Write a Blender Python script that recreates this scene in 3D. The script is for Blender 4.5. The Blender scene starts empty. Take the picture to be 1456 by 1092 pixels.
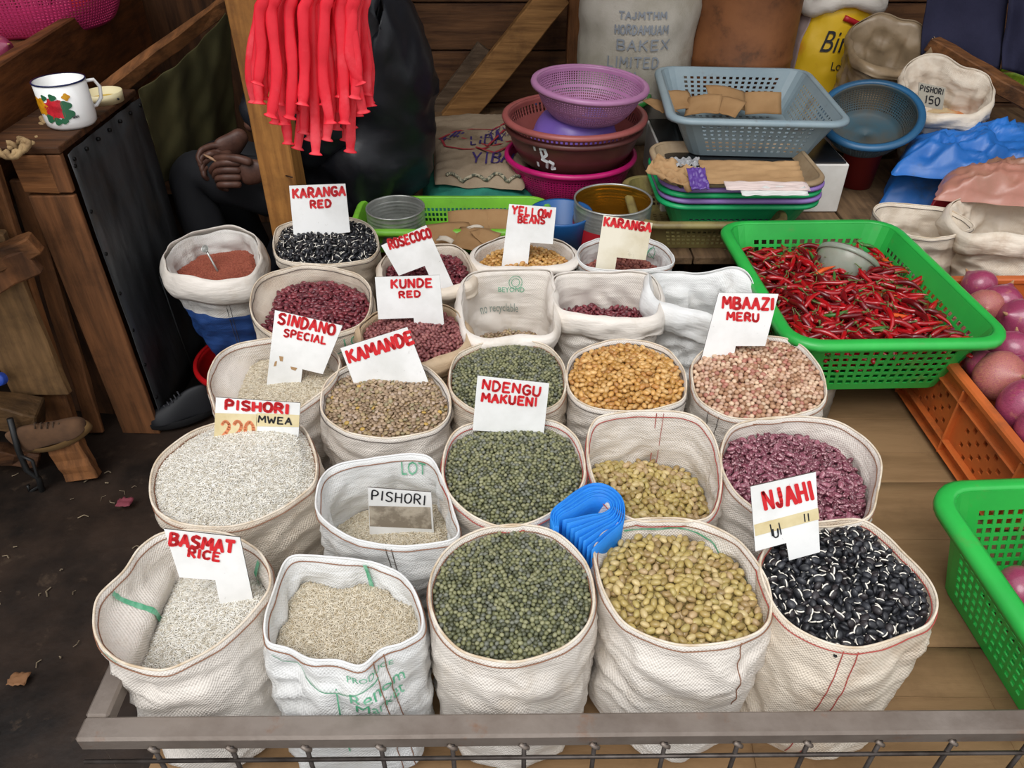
import bpy, bmesh, math, random
import numpy as np
from mathutils import Vector, Matrix, Euler, noise as mn
random.seed(7); rng = np.random.default_rng(11)
PI = math.pi
SC = bpy.context.scene
COL = SC.collection
# ---------------------------------------------------------------- camera, world, light, exposure
PITCH = math.radians(37.0); FPX = 1094.0; CAMH = 1.55
cam_d = bpy.data.cameras.new('camera'); cam = bpy.data.objects.new('camera', cam_d); COL.objects.link(cam)
cam.location = (0, 0, CAMH); cam.rotation_euler = (PI/2-PITCH, 0, 0)
cam_d.sensor_width = 36.0; cam_d.lens = 36.0*FPX/1456.0; cam_d.clip_start = 0.05
SC.camera = cam
wd = bpy.data.worlds.new('overcast'); SC.world = wd; wd.use_nodes = True
nt = wd.node_tree; nt.nodes.clear()
wo = nt.nodes.new('ShaderNodeOutputWorld'); bg = nt.nodes.new('ShaderNodeBackground')
tc = nt.nodes.new('ShaderNodeTexCoord'); sx = nt.nodes.new('ShaderNodeSeparateXYZ'); cr = nt.nodes.new('ShaderNodeValToRGB')
nt.links.new(tc.outputs['Generated'], sx.inputs[0]); nt.links.new(sx.outputs['Z'], cr.inputs[0])
cr.color_ramp.elements[0].position = 0.0; cr.color_ramp.elements[0].color = (.50, .50, .50, 1)
cr.color_ramp.elements[1].position = 0.8; cr.color_ramp.elements[1].color = (.97, .99, 1.03, 1)
nt.links.new(cr.outputs[0], bg.inputs[0]); bg.inputs[1].default_value = 1.15; nt.links.new(bg.outputs[0], wo.inputs[0])
sd = bpy.data.lights.new('veiled_sun', 'SUN'); sd.energy = 1.5; sd.angle = math.radians(35); sd.color = (1.0, .985, .96)
so = bpy.data.objects.new('veiled_sun', sd); COL.objects.link(so); so.rotation_euler = (math.radians(30), math.radians(-14), 0)
SC.view_settings.view_transform = 'Standard'; SC.view_settings.look = 'None'
SC.view_settings.exposure = 0.2; SC.view_settings.gamma = 1.0; SC.view_settings.use_curve_mapping = False

# ---------------------------------------------------------------- where a thing seen at a pixel stands
CP, SP = math.cos(PITCH), math.sin(PITCH)
def ray(px, py):
    a = (px-728)/FPX; b = (py-546)/FPX
    return Vector((a, CP-b*SP, -SP-b*CP))
def atz(px, py, z):
    r = ray(px, py); t = (z-CAMH)/r.z
    return Vector((0, 0, CAMH))+r*t
def aty(px, py, y):
    r = ray(px, py); return Vector((0, 0, CAMH))+r*(y/r.y)
def onplane(px, py, p0, n):
    r = ray(px, py); o = Vector((0, 0, CAMH)); return o+r*((p0-o).dot(n)/r.dot(n))

# ---------------------------------------------------------------- materials
MATS = {}
def srgb(h):
    if isinstance(h, str):
        h = h.lstrip('#'); c = [int(h[i:i+2], 16)/255 for i in (0, 2, 4)]
    else: c = list(h)
    return tuple((x/12.92 if x <= .04045 else ((x+.055)/1.055)**2.4) for x in c)+(1,)
def mat(name, col, rough=.6, col2=None, nscale=8, nmix=(.4, .65), bump=0, bscale=60, stretch=None, metal=0, stain=None,
        stscale=5, strange=(.6, .75), coords='Object', spec=.5, trans=0, alpha=1, detail=6, coat=0, sss=0):
    if name in MATS: return MATS[name]
    m = bpy.data.materials.new(name); m.use_nodes = True; N = m.node_tree; L = N.links
    b = N.nodes['Principled BSDF']; b.inputs['Roughness'].default_value = rough; b.inputs['Metallic'].default_value = metal
    b.inputs['Specular IOR Level'].default_value = spec
    if coat: b.inputs['Coat Weight'].default_value = coat
    if trans: b.inputs['Transmission Weight'].default_value = trans
    if alpha < 1: b.inputs['Alpha'].default_value = alpha
    if sss: b.inputs['Subsurface Weight'].default_value = sss; b.inputs['Subsurface Scale'].default_value = .01
    tcn = N.nodes.new('ShaderNodeTexCoord'); mp = N.nodes.new('ShaderNodeMapping'); L.new(tcn.outputs[coords], mp.inputs[0])
    if stretch: mp.inputs['Scale'].default_value = stretch
    c1 = srgb(col); out = None
    if col2:
        n = N.nodes.new('ShaderNodeTexNoise'); n.inputs['Scale'].default_value = nscale; n.inputs['Detail'].default_value = detail; n.inputs['Roughness'].default_value = .62
        L.new(mp.outputs[0], n.inputs[0]); r = N.nodes.new('ShaderNodeMapRange'); r.inputs[1].default_value = nmix[0]; r.inputs[2].default_value = nmix[1]
        L.new(n.outputs[0], r.inputs[0]); mx = N.nodes.new('ShaderNodeMix'); mx.data_type = 'RGBA'
        L.new(r.outputs[0], mx.inputs[0]); mx.inputs[6].default_value = c1; mx.inputs[7].default_value = srgb(col2); out = mx.outputs[2]
    if stain:
        n = N.nodes.new('ShaderNodeTexNoise'); n.inputs['Scale'].default_value = stscale; n.inputs['Detail'].default_value = 8; n.inputs['Roughness'].default_value = .7
        L.new(tcn.outputs[coords], n.inputs[0]); r = N.nodes.new('ShaderNodeMapRange'); r.inputs[1].default_value = strange[0]; r.inputs[2].default_value = strange[1]
        L.new(n.outputs[0], r.inputs[0]); mx = N.nodes.new('ShaderNodeMix'); mx.data_type = 'RGBA'; L.new(r.outputs[0], mx.inputs[0])
        if out: L.new(out, mx.inputs[6])
        else: mx.inputs[6].default_value = c1
        mx.inputs[7].default_value = srgb(stain); out = mx.outputs[2]
    if out: L.new(out, b.inputs['Base Color'])
    else: b.inputs['Base Color'].default_value = c1
    if bump:
        n = N.nodes.new('ShaderNodeTexNoise'); n.inputs['Scale'].default_value = bscale; n.inputs['Detail'].default_value = 5
        L.new(mp.outputs[0], n.inputs[0]); bu = N.nodes.new('ShaderNodeBump'); bu.inputs['Strength'].default_value = bump; bu.inputs['Distance'].default_value = .004
        L.new(n.outputs[0], bu.inputs['Height']); L.new(bu.outputs[0], b.inputs['Normal'])
    MATS[name] = m; return m
def woven(name, col, stain, strange=(.5, .8), rough=.42, weave=.0028, wstr=.55):
    """woven plastic sack cloth: flat tapes over and under each other in UV metres"""
    if name in MATS: return MATS[name]
    m = mat(name, col, rough, stain=stain, stscale=7, strange=strange, spec=.4)
    N = m.node_tree; L = N.links; b = N.nodes['Principled BSDF']
    uv = N.nodes.new('ShaderNodeUVMap'); s = N.nodes.new('ShaderNodeSeparateXYZ'); L.new(uv.outputs[0], s.inputs[0])
    def M(op, a, c=None):
        n = N.nodes.new('ShaderNodeMath'); n.operation = op
        for i, v in enumerate((a, c)):
            if v is None: continue
            if isinstance(v, (int, float)): n.inputs[i].default_value = v
            else: L.new(v, n.inputs[i])
        return n.outputs[0]
    k = PI/weave
    a = M('SINE', M('MULTIPLY', s.outputs[0], k)); c = M('SINE', M('MULTIPLY', s.outputs[1], k))
    h = M('MULTIPLY', a, c)
    n = N.nodes.new('ShaderNodeTexNoise'); n.inputs['Scale'].default_value = 26; n.inputs['Detail'].default_value = 5
    mp = N.nodes.new('ShaderNodeMapping'); mp.inputs['Scale'].default_value = (1, 1, 4); t2 = N.nodes.new('ShaderNodeTexCoord')
    L.new(t2.outputs['Object'], mp.inputs[0]); L.new(mp.outputs[0], n.inputs[0])
    b1 = N.nodes.new('ShaderNodeBump'); b1.inputs['Strength'].default_value = wstr; b1.inputs['Distance'].default_value = .0009; L.new(h, b1.inputs['Height'])
    b2 = N.nodes.new('ShaderNodeBump'); b2.inputs['Strength'].default_value = .5; b2.inputs['Distance'].default_value = .006; L.new(n.outputs[0], b2.inputs['Height'])
    L.new(b1.outputs[0], b2.inputs['Normal']); L.new(b2.outputs[0], b.inputs['Normal'])
    # thin cloth lets a little light through
    o = N.nodes['Material Output']; tr = N.nodes.new('ShaderNodeBsdfTranslucent'); tr.inputs[0].default_value = srgb(col); mxs = N.nodes.new('ShaderNodeMixShader')
    mxs.inputs[0].default_value = .12; L.new(b.outputs[0], mxs.inputs[1]); L.new(tr.outputs[0], mxs.inputs[2]); L.new(mxs.outputs[0], o.inputs[0])
    return m
def wood(name, col, col2, axis='Z', rough=.7, dark='#1a0f08', scale=1):
    st = {'X': (1.2, 14, 14), 'Y': (14, 1.2, 14), 'Z': (14, 14, 1.2)}[axis]
    return mat(name+axis, col, rough, col2=col2, nscale=3*scale, nmix=(.35, .68), stretch=st, bump=.5, bscale=9, stain=dark, stscale=3.5, strange=(.5, .78), spec=.3)

# ---------------------------------------------------------------- mesh helpers
def uname(n): return n
def mesh_obj(name, verts, faces, m=None, parent=None, smooth=False, mats=None, fm=None, uvs=None):
    me = bpy.data.meshes.new(name); me.from_pydata([tuple(v) for v in verts], [], faces)
    for x in (mats or ([m] if m else [])): me.materials.append(x)
    if fm is not None: me.polygons.foreach_set('material_index', fm)
    if smooth: me.polygons.foreach_set('use_smooth', [True]*len(me.polygons))
    if uvs is not None:
        l = me.uv_layers.new(name='UVMap'); li = np.empty(len(me.loops), int); me.loops.foreach_get('vertex_index', li)
        l.data.foreach_set('uv', np.asarray(uvs, float)[li].ravel())
    me.update(); o = bpy.data.objects.new(name, me); COL.objects.link(o)
    if parent is not None: o.parent = parent
    return o
def bm_obj(name, bm, m=None, parent=None, smooth=False, mats=None):
    me = bpy.data.meshes.new(name); bm.to_mesh(me); bm.free()
    for x in (mats or ([m] if m else [])): me.materials.append(x)
    if smooth: me.polygons.foreach_set('use_smooth', [True]*len(me.polygons))
    o = bpy.data.objects.new(name, me); COL.objects.link(o)
    if parent is not None: o.parent = parent
    return o
def empty(name, loc=(0, 0, 0), rz=0):
    o = bpy.data.objects.new(name, None); COL.objects.link(o); o.location = loc; o.rotation_euler = (0, 0, rz); o.empty_display_size = .05
    return o
def tag(o, label, cat, group=None, kind=None):
    o['label'] = label; o['category'] = cat
    if group: o['group'] = group
    if kind: o['kind'] = kind
    return o
def struct(o): o['kind'] = 'structure'; return o
def solid(o, t, off=0):
    md = o.modifiers.new('thickness', 'SOLIDIFY'); md.thickness = t; md.offset = off; return o
def bevel(o, w=.003, seg=2):
    md = o.modifiers.new('bevel', 'BEVEL'); md.width = w; md.segments = seg; md.limit_method = 'ANGLE'; return o
def subd(o, l=2):
    md = o.modifiers.new('subdivision', 'SUBSURF'); md.levels = l; md.render_levels = l; return o
def box(name, lo, hi, m, parent=None, bev=.003, mtx=None, jit=0):
    v = [Vector((x, y, z)) for z in (lo[2], hi[2]) for y in (lo[1], hi[1]) for x in (lo[0], hi[0])]
    if jit: v = [p+Vector([random.uniform(-jit, jit) for _ in range(3)]) for p in v]
    if mtx is not None: v = [mtx@p for p in v]
    f = [(0, 2, 3, 1), (4, 5, 7, 6), (0, 1, 5, 4), (2, 6, 7, 3), (0, 4, 6, 2), (1, 3, 7, 5)]
    o = mesh_obj(name, v, f, m, parent)
    if bev: bevel(o, bev)
    return o
def beam(name, a, b, w, t, m, parent=None, up=Vector((0, 0, 1)), bev=.004, rough_edges=0, seg=6):
    """a sawn board from a to b, w wide (across 'up' plane) and t thick, with slightly wandering edges"""
    a, b = Vector(a), Vector(b); d = (b-a); L = d.length; d.normalize(); s = d.cross(up).normalized(); u = s.cross(d).normalized()
    vs = []; fs = []
    for i in range(seg+1):
        c = a+d*L*i/seg
        for (p, q) in ((-1, -1), (1, -1), (1, 1), (-1, 1)):
            j = rough_edges
            vs.append(c+s*p*t/2+u*q*w/2+Vector([random.uniform(-j, j) for _ in range(3)]))
    for i in range(seg):
        for k in range(4): fs.append((i*4+k, i*4+(k+1) % 4, i*4+4+(k+1) % 4, i*4+4+k))
    fs.append((3, 2, 1, 0)); n = seg*4; fs.append((n, n+1, n+2, n+3))
    o = mesh_obj(name, vs, fs, m, parent)
    if bev: bevel(o, bev, 1)
    return o
def tube(name, pts, r, m, parent=None, n=8, closed=False, taper=None, caps=True):
    v, f = tube_geo(pts, r, n, closed, taper, caps); return mesh_obj(name, v, f, m, parent, True)
def tube_geo(pts, r, n=8, closed=False, taper=None, caps=True, base=0):
    pts = [Vector(p) for p in pts]; k = len(pts); vs = []; fs = []; prev = None
    for i, p in enumerate(pts):
        if closed: d = pts[(i+1) % k]-pts[i-1]
        else: d = pts[min(i+1, k-1)]-pts[max(i-1, 0)]
        d.normalize()
        if prev is None:
            s = d.cross(Vector((0, 0, 1)));
            if s.length < .01: s = d.cross(Vector((1, 0, 0)))
            s.normalize()
        else: s = (prev-d*prev.dot(d)).normalized()
        prev = s; u = d.cross(s); rr = r*(taper[i] if taper else 1)
        for j in range(n): a = 2*PI*j/n; vs.append(p+s*math.cos(a)*rr+u*math.sin(a)*rr)
    for i in range(k if closed else k-1):
        i2 = (i+1) % k
        for j in range(n): fs.append((base+i*n+j, base+i*n+(j+1) % n, base+i2*n+(j+1) % n, base+i2*n+j))
    if not closed and caps:
        fs.append(tuple(base+j for j in range(n))[::-1]); fs.append(tuple(base+(k-1)*n+j for j in range(n)))
    return vs, fs
def lathe(name, prof, m, parent=None, n=48, mtx=None, sx=1, sy=1, thick=0, holes=None, hf=.55, smooth=True, jig=0):
    """prof: [(r, z)...]; holes: set of row indexes whose cells are open"""
    P = [[Vector((r*math.cos(2*PI*j/n)*sx, r*math.sin(2*PI*j/n)*sy, z)) for j in range(n)] for r, z in prof]
    return grid_obj(name, P, m, parent, mtx, thick, (lambda i, j: holes and i in holes), hf, smooth)
def grid_obj(name, P, m, parent=None, mtx=None, thick=0, hole=None, hf=.55, smooth=True, closed=True, capb=False):
    nv, nu = len(P), len(P[0]); vs = []; fs = []
    for row in P:
        for p in row: vs.append(mtx@p if mtx is not None else p)
    hu, hv = hf if isinstance(hf, tuple) else (hf, hf)
    for i in range(nv-1):
        for j in range(nu if closed else nu-1):
            j2 = (j+1) % nu; q = (i*nu+j, i*nu+j2, (i+1)*nu+j2, (i+1)*nu+j)
            if hole and hole(i, j):
                c = [vs[k] for k in q]; b = len(vs)
                for (s, t) in ((.5-hu/2, .5-hv/2), (.5+hu/2, .5-hv/2), (.5+hu/2, .5+hv/2), (.5-hu/2, .5+hv/2)):
                    vs.append((c[0]*(1-s)+c[1]*s)*(1-t)+(c[3]*(1-s)+c[2]*s)*t)
                for k in range(4): fs.append((q[k], q[(k+1) % 4], b+(k+1) % 4, b+k))
            else: fs.append(q)
    if capb: fs.append(tuple((nv-1)*nu+j for j in range(nu)))
    o = mesh_obj(name, vs, fs, m, parent, smooth)
    if thick: solid(o, thick)
    return o
def rrect(hw, hl, r, n):
    """n points evenly spaced round a rounded rectangle, with a flag where the side is straight"""
    r = min(r, hw*.98, hl*.98); segs = []; cs = [(hw-r, hl-r, 0), (-hw+r, hl-r, 90), (-hw+r, -hl+r, 180), (hw-r, -hl+r, 270)]
    path = []
    for cx, cy, a0 in cs:
        for k in range(9): a = math.radians(a0+90*k/8); path.append((cx+r*math.cos(a), cy+r*math.sin(a)))
    path.append(path[0]); d = [0]
    for a, b in zip(path, path[1:]): d.append(d[-1]+math.hypot(a[0]-b[0], a[1]-b[1]))
    out = []
    for k in range(n):
        t = d[-1]*k/n; i = max(0, np.searchsorted(d, t, side='right')-1); i = min(i, len(path)-2); w = (t-d[i])/max(1e-9, d[i+1]-d[i])
        x = path[i][0]*(1-w)+path[i+1][0]*w; y = path[i][1]*(1-w)+path[i+1][1]*w; out.append((x, y))
    return out
def rect_basket(name, label, cat, loc, rim, bot, h, m, rz=0, tilt=(0, 0), ncell=72, rows=6, flange=.022, lip=.014, r=.06, top_solid=.2, bot_solid=.12, hf=(.62, .62), group=None, rim_mat=None, holes=True, thick=.003, corner=.055):
    """a perforated plastic basket with a flanged rim, as in the market: loc is the centre of its bottom"""
    R = empty(name, loc, rz); R.rotation_euler = (tilt[0], tilt[1], rz); tag(R, label, cat, group)
    top = rrect(rim[0], rim[1], r, ncell); bt = rrect(bot[0], bot[1], r*.75, ncell)
    P = []; hs = [0, top_solid]+[top_solid+(1-top_solid-bot_solid)*k/rows for k in range(1, rows+1)]+[1]
    for t in hs: P.append([Vector((a[0]*(1-t)+b[0]*t, a[1]*(1-t)+b[1]*t, h*(1-t))) for a, b in zip(top, bt)])
    def hole(i, j):
        if not holes or i < 1 or i > rows: return False
        x, y = top[j]; x2, y2 = top[(j+1) % ncell]
        return max(abs(x), abs(x2)) < rim[0]-corner or max(abs(y), abs(y2)) < rim[1]-corner
    o = grid_obj('wall', P, m, R, None, thick, hole, hf, False)
    # bottom with slots
    nx, ny = 16, 16; Q = [[Vector((-bot[0]+2*bot[0]*a/nx, -bot[1]+2*bot[1]*b/ny, .001)) for a in range(nx+1)] for b in range(ny+1)]
    def clampc(p):
        rr = r*.75; dx = max(0, abs(p.x)-(bot[0]-rr)); dy = max(0, abs(p.y)-(bot[1]-rr)); d = math.hypot(dx, dy)
        if d > rr: k = rr/d; p = Vector((math.copysign(bot[0]-rr+dx*k, p.x), math.copysign(bot[1]-rr+dy*k, p.y), p.z))
        return p
    Q = [[clampc(p) for p in row] for row in Q]
    grid_obj('bottom', Q, m, R, None, thick, (lambda i, j: holes and 1 < i < ny-2 and 1 < j < nx-2), (.5, .5), False, closed=False)
    prof = [(0, 0), (.25, .003), (.75, .002), (1.0, -.002), (1.05, -lip*.5), (1.02, -lip)]
    n2 = 96; tp = rrect(rim[0], rim[1], r, n2); to = rrect(rim[0]+flange, rim[1]+flange, r+flange, n2)
    P = [[Vector((a[0]*(1-s)+b[0]*s, a[1]*(1-s)+b[1]*s, h+z)) for a, b in zip(tp, to)] for s, z in prof]
    grid_obj('rim', P, rim_mat or m, R, None, thick, smooth=True)
    return R
def bowl(name, label, cat, loc, r_top, r_bot, h, m, n=96, rows=0, lipw=.012, tilt=(0, 0, 0), hf=.5, holes=None, curve=.35, group=None, rim_mat=None, thick=.0028, invert=False, slots=None):
    R = empty(name, loc); R.rotation_euler = tilt; tag(R, label, cat, group)
    rows = max(rows, 10); prof = []
    for i in range(rows+1):
        t = i/rows; rr = r_bot+(r_top-r_bot)*((1-t)**(1-curve) if curve < 1 else 1-t)
        rr = r_bot+(r_top-r_bot)*math.cos(t*PI/2)**(curve+.35); prof.append((rr, h*(1-t)))
    if invert: prof = [(a, h-b) for a, b in prof]
    prof.append((r_bot*.5, prof[-1][1]+(.002 if not invert else -.002))); prof.append((.001, prof[-1][1]))
    lathe('bowl_wall', prof, m, R, n, thick=thick, holes=(set(holes) if holes else None), hf=hf, smooth=True)
    zt = prof[0][1]; s = -1 if invert else 1
    lp = [(r_top, zt), (r_top+lipw*.4, zt+.004*s), (r_top+lipw, zt+.001*s), (r_top+lipw*1.12, zt-.006*s), (r_top+lipw, zt-.012*s)]
    lathe('rim', lp, rim_mat or m, R, 72, thick=thick)
    return R

# ---------------------------------------------------------------- writing
GL = {
'A': [[(0, 1), (.5, 0), (1, 1)], [(.2, .62), (.8, .62)]], 'B': [[(.05, 0), (.05, 1)], [(.05, 0), (.7, .03), (.85, .22), (.65, .45), (.1, .48)], [(.1, .48), (.8, .55), (.95, .78), (.7, .98), (.05, 1)]],
'C': [[(.95, .12), (.6, 0), (.2, .15), (.05, .5), (.2, .88), (.6, 1), (.95, .85)]], 'D': [[(.08, 0), (.08, 1)], [(.08, 0), (.6, .05), (.95, .4), (.85, .8), (.5, 1), (.08, 1)]],
'E': [[(.9, .02), (.1, 0), (.1, 1), (.95, .98)], [(.1, .5), (.75, .48)]], 'F': [[(.9, 0), (.1, 0), (.1, 1)], [(.1, .5), (.7, .5)]],
'G': [[(.95, .15), (.6, 0), (.2, .12), (.05, .5), (.2, .88), (.6, 1), (.95, .85), (.95, .55), (.55, .55)]], 'H': [[(.08, 0), (.08, 1)], [(.92, 0), (.92, 1)], [(.08, .5), (.92, .5)]],
'I': [[(.5, 0), (.5, 1)]], 'J': [[(.7, 0), (.7, .75), (.5, 1), (.2, .95), (.05, .75)]], 'K': [[(.08, 0), (.08, 1)], [(.9, 0), (.1, .55)], [(.35, .42), (.95, 1)]],
'L': [[(.1, 0), (.1, 1), (.9, 1)]], 'M': [[(.02, 1), (.1, 0), (.5, .65), (.9, 0), (.98, 1)]], 'N': [[(.05, 1), (.08, 0), (.9, 1), (.95, 0)]],
'O': [[(.5, 0), (.12, .15), (.03, .5), (.15, .88), (.5, 1), (.86, .87), (.97, .5), (.85, .14), (.5, 0)]], 'P': [[(.1, 1), (.1, 0), (.7, .02), (.92, .25), (.7, .5), (.12, .52)]],
'R': [[(.1, 1), (.1, 0), (.7, .02), (.9, .24), (.7, .46), (.12, .5)], [(.4, .5), (.95, 1)]], 'S': [[(.9, .12), (.55, 0), (.15, .1), (.12, .35), (.5, .5), (.88, .65), (.85, .9), (.45, 1), (.05, .88)]],
'T': [[(.0, 0), (1, 0)], [(.5, 0), (.5, 1)]], 'U': [[(.06, 0), (.08, .75), (.3, .98), (.65, .98), (.9, .75), (.92, 0)]], 'W': [[(0, 0), (.22, 1), (.5, .35), (.78, 1), (1, 0)]],
'X': [[(0, 0), (1, 1)], [(1, 0), (0, 1)]], 'Y': [[(0, 0), (.5, .48), (1, 0)], [(.5, .48), (.5, 1)]], 'Z': [[(.05, 0), (.95, 0), (.05, 1), (.95, 1)]], 'V': [[(0, 0), (.5, 1), (1, 0)]],
'0': [[(.5, 0), (.1, .2), (.05, .6), (.3, 1), (.7, 1), (.95, .6), (.85, .18), (.5, 0)]], '1': [[(.35, .15), (.55, 0), (.55, 1)]], '2': [[(.08, .2), (.4, 0), (.85, .15), (.8, .45), (.1, 1), (.95, 1)]],
'5': [[(.9, 0), (.2, 0), (.15, .45), (.6, .4), (.92, .65), (.75, .95), (.1, .95)]], '.': [[(.4, .9), (.5, 1)]], '-': [[(.1, .5), (.9, .5)]], '|': [[(.5, 0), (.45, 1)]]}
WID = {'I': .35, '1': .45, 'M': 1.2, 'W': 1.25, '.': .3, '|': .3, ' ': .5, 'J': .8}
def smooth_line(p, k=3):
    if len(p) < 4: return p
    out = []
    for i in range(len(p)-1):
        p0 = p[max(i-1, 0)]; p1 = p[i]; p2 = p[i+1]; p3 = p[min(i+2, len(p)-1)]
        for s in range(k):
            t = s/k; out.append(tuple(.5*((2*p1[c])+(-p0[c]+p2[c])*t+(2*p0[c]-5*p1[c]+4*p2[c]-p3[c])*t*t+(-p0[c]+3*p1[c]-3*p2[c]+p3[c])*t**3) for c in range(2)))
    out.append(p[-1]); return out
def strokes(text, weight, gap=.34, jit=.03, rnd=None):
    """brush strokes of a word in a box 0..1 wide, 0..1 high -> (list of polylines, aspect-free)"""
    rnd = rnd or random; tot = sum(WID.get(c, 1) for c in text)+gap*(len(text)-1); x = 0; out = []
    for c in text:
        w = WID.get(c, 1); dy = rnd.uniform(-jit, jit); sk = rnd.uniform(-jit, jit)
        for ln in GL.get(c, []):
            q = [((x+(px+sk*(1-py))*w)/tot, py*(1+rnd.uniform(-jit, jit))+dy) for px, py in ln]
            out.append(smooth_line(q) if c in 'BCDGJOPRSU0235' else q)
        x += w+gap
    return out
def write(name, jobs, m, parent=None, lift=.0007):
    """jobs: (text, mapping(u, v)->Vector, normal Vector, half width of the brush). Makes flat painted lettering lying on its surface."""
    vs = []; fs = []
    for text, mp, nrm, hw in jobs:
        ls = strokes(text, hw) if isinstance(text, str) else text
        for k, ln in enumerate(ls):
            pts = [mp(u, v) for u, v in ln]; L = lift*(1+.25*(k % 5))
            for a, b in zip(pts, pts[1:]):
                nn = nrm(a) if callable(nrm) else nrm
                d = (b-a)
                if d.length < 1e-6: continue
                d.normalize(); s = nn.cross(d).normalized()*hw; i = len(vs); w1 = random.uniform(.85, 1.15)
                e = d*hw*.55
                ring = [a-e+s*.55*w1, a+s*w1, b+s*w1, b+e+s*.55*w1, b+e-s*.55*w1, b-s*w1, a-s*w1, a-e-s*.55*w1]
                vs += [p+nn*L for p in ring]; fs.append(tuple(range(i, i+8)))
    return mesh_obj(name, vs, fs, m, parent)
def font_mesh(text, shear=0, bold=0, res=3):
    cu = bpy.data.curves.new('lettering', 'FONT'); cu.body = text; cu.size = 1; cu.resolution_u = res; cu.shear = shear; cu.offset = bold; cu.align_x = 'LEFT'
    ob = bpy.data.objects.new('lettering', cu); COL.objects.link(ob); dg = bpy.context.evaluated_depsgraph_get(); dg.update()
    me = bpy.data.meshes.new_from_object(ob.evaluated_get(dg)); bm = bmesh.new(); bm.from_mesh(me)
    bmesh.ops.triangulate(bm, faces=bm.faces)
    bmesh.ops.subdivide_edges(bm, edges=[e for e in bm.edges if e.calc_length() > .25], cuts=1, use_grid_fill=False); bmesh.ops.triangulate(bm, faces=bm.faces)
    v = [tuple(x.co[:2]) for x in bm.verts]; bm.verts.ensure_lookup_table(); f = [tuple(y.index for y in x.verts) for x in bm.faces]
    bm.free(); bpy.data.meshes.remove(me); bpy.data.objects.remove(ob); bpy.data.curves.remove(cu)
    xs = [a[0] for a in v]; x0, x1 = min(xs), max(xs); h = .72
    return [((x-x0)/(x1-x0), 1-y/h) for x, y in v], f

# ---------------------------------------------------------------- the setting
W_DARK = lambda ax: wood('dark_wood', '#5b3a22', '#2c1a0e', ax)
W_MID = lambda ax: wood('brown_wood', '#8a5a34', '#4f321c', ax)
W_LIGHT = lambda ax: wood('raw_timber', '#a87a48', '#74502c', ax, dark='#3a2414')
W_GREY = lambda ax: wood('grey_wood', '#74604c', '#453527', ax)
EARTH = mat('wet_earth', '#33271f', .55, col2='#15100d', nscale=4, bump=1.0, bscale=14, stain='#4a3c30', stscale=9, strange=(.58, .72), spec=.3)
fl = []
nx = ny = 90
for j in range(ny+1):
    for i in range(nx+1):
        x = -3.2+6.6*i/nx; y = -.6+5*j/ny
        fl.append((x, y, .012*mn.noise((x*5, y*5, 0))+.006*mn.noise((x*17, y*17, 3))))
struct(mesh_obj('floor', fl, [(j*(nx+1)+i, j*(nx+1)+i+1, (j+1)*(nx+1)+i+1, (j+1)*(nx+1)+i) for j in range(ny) for i in range(nx)], EARTH, smooth=True))
wb = struct(empty('wall_back', (0, 3.62, 0)))
z = 0.0; k = 0
box('backing', (-3.2, .031, 0), (3.4, .05, 2.8), wood('wall_wood', '#7a5436', '#4a3020', 'X'), wb, 0)
while z < 2.75:
    h = random.uniform(.19, .26); b = box('plank', (-3.2, random.uniform(-.008, .004), z+.004), (3.4, .03, z+h-.003), wood('wall_wood', '#7a5436', '#4a3020', 'X'), wb, .003); z += h; k += 1
WL = struct(empty('wall_left', (-2.6, 0, 0)))
y = .9
while y < 3.6:
    w = random.uniform(.16, .24); box('plank', (-.03, y, 0), (random.uniform(-.004, .006), y+w-.006, 2.8), W_DARK('Z'), WL, .003); y += w
WR = struct(empty('wall_right', (3.0, 0, 0)))
y = 1.6
while y < 3.6:
    w = random.uniform(.16, .24); box('plank', (-.004, y, 0), (.03, y+w-.006, 2.8), W_DARK('Z'), WR, .003); y += w
# corrugated roof over the stall
P = [[Vector((-3.2+6.6*i/160, y0, 2.95-.07*(y0-1.5)+.018*math.cos(i*PI/2))) for i in range(161)] for y0 in (2.0, 3.7)]
RF = grid_obj('ceiling', P, mat('rusty_sheet', '#6a625a', .6, col2='#4b382c', nscale=3, metal=.3), None, None, .002, None, .5, True, closed=False); struct(RF)

# rear framing on the wall
wall_post = tag(beam('wall_post', aty(816, 150, 3.52)+Vector((0, 0, -.5)), (aty(816, 0, 3.52).x, 3.52, 2.8), .07, .075, W_MID('Z'), None, up=Vector((0, 1, 0)), rough_edges=.002), 'upright brown timber stud on the back wall left of the white printed sack', 'timber post')
tag(beam('diagonal_brace', aty(640, 180, 3.46), aty(793, -12, 3.46), .125, .05, W_LIGHT('X'), None, up=Vector((0, 0, 1)), rough_edges=.003), 'long pale diagonal timber brace across the back wall', 'brace')
tag(beam('short_brace', aty(612, 175, 3.5), aty(690, 68, 3.5), .085, .035, W_GREY('X'), None, rough_edges=.003), 'shorter greyish diagonal board left of the long pale brace', 'board')
# main post
PP = empty('roof_post', (-.668, 2.17, 0)); tag(PP, 'square raw timber roof post behind the hanging red bands', 'post')
o = beam('timber', (-.005, 0, 0), (0, 0, 2.9), .1, .1, wood('post_wood', '#b07a3e', '#84562a', 'Z', dark='#4a2f18'), PP, up=Vector((0, 1, 0)), rough_edges=.002, seg=10)
tube('nail', [(.02, -.05, .70), (.045, -.075, .705)], .002, mat('rusty_nail', '#3b2a20', .6, metal=.6), PP, 6)

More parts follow.
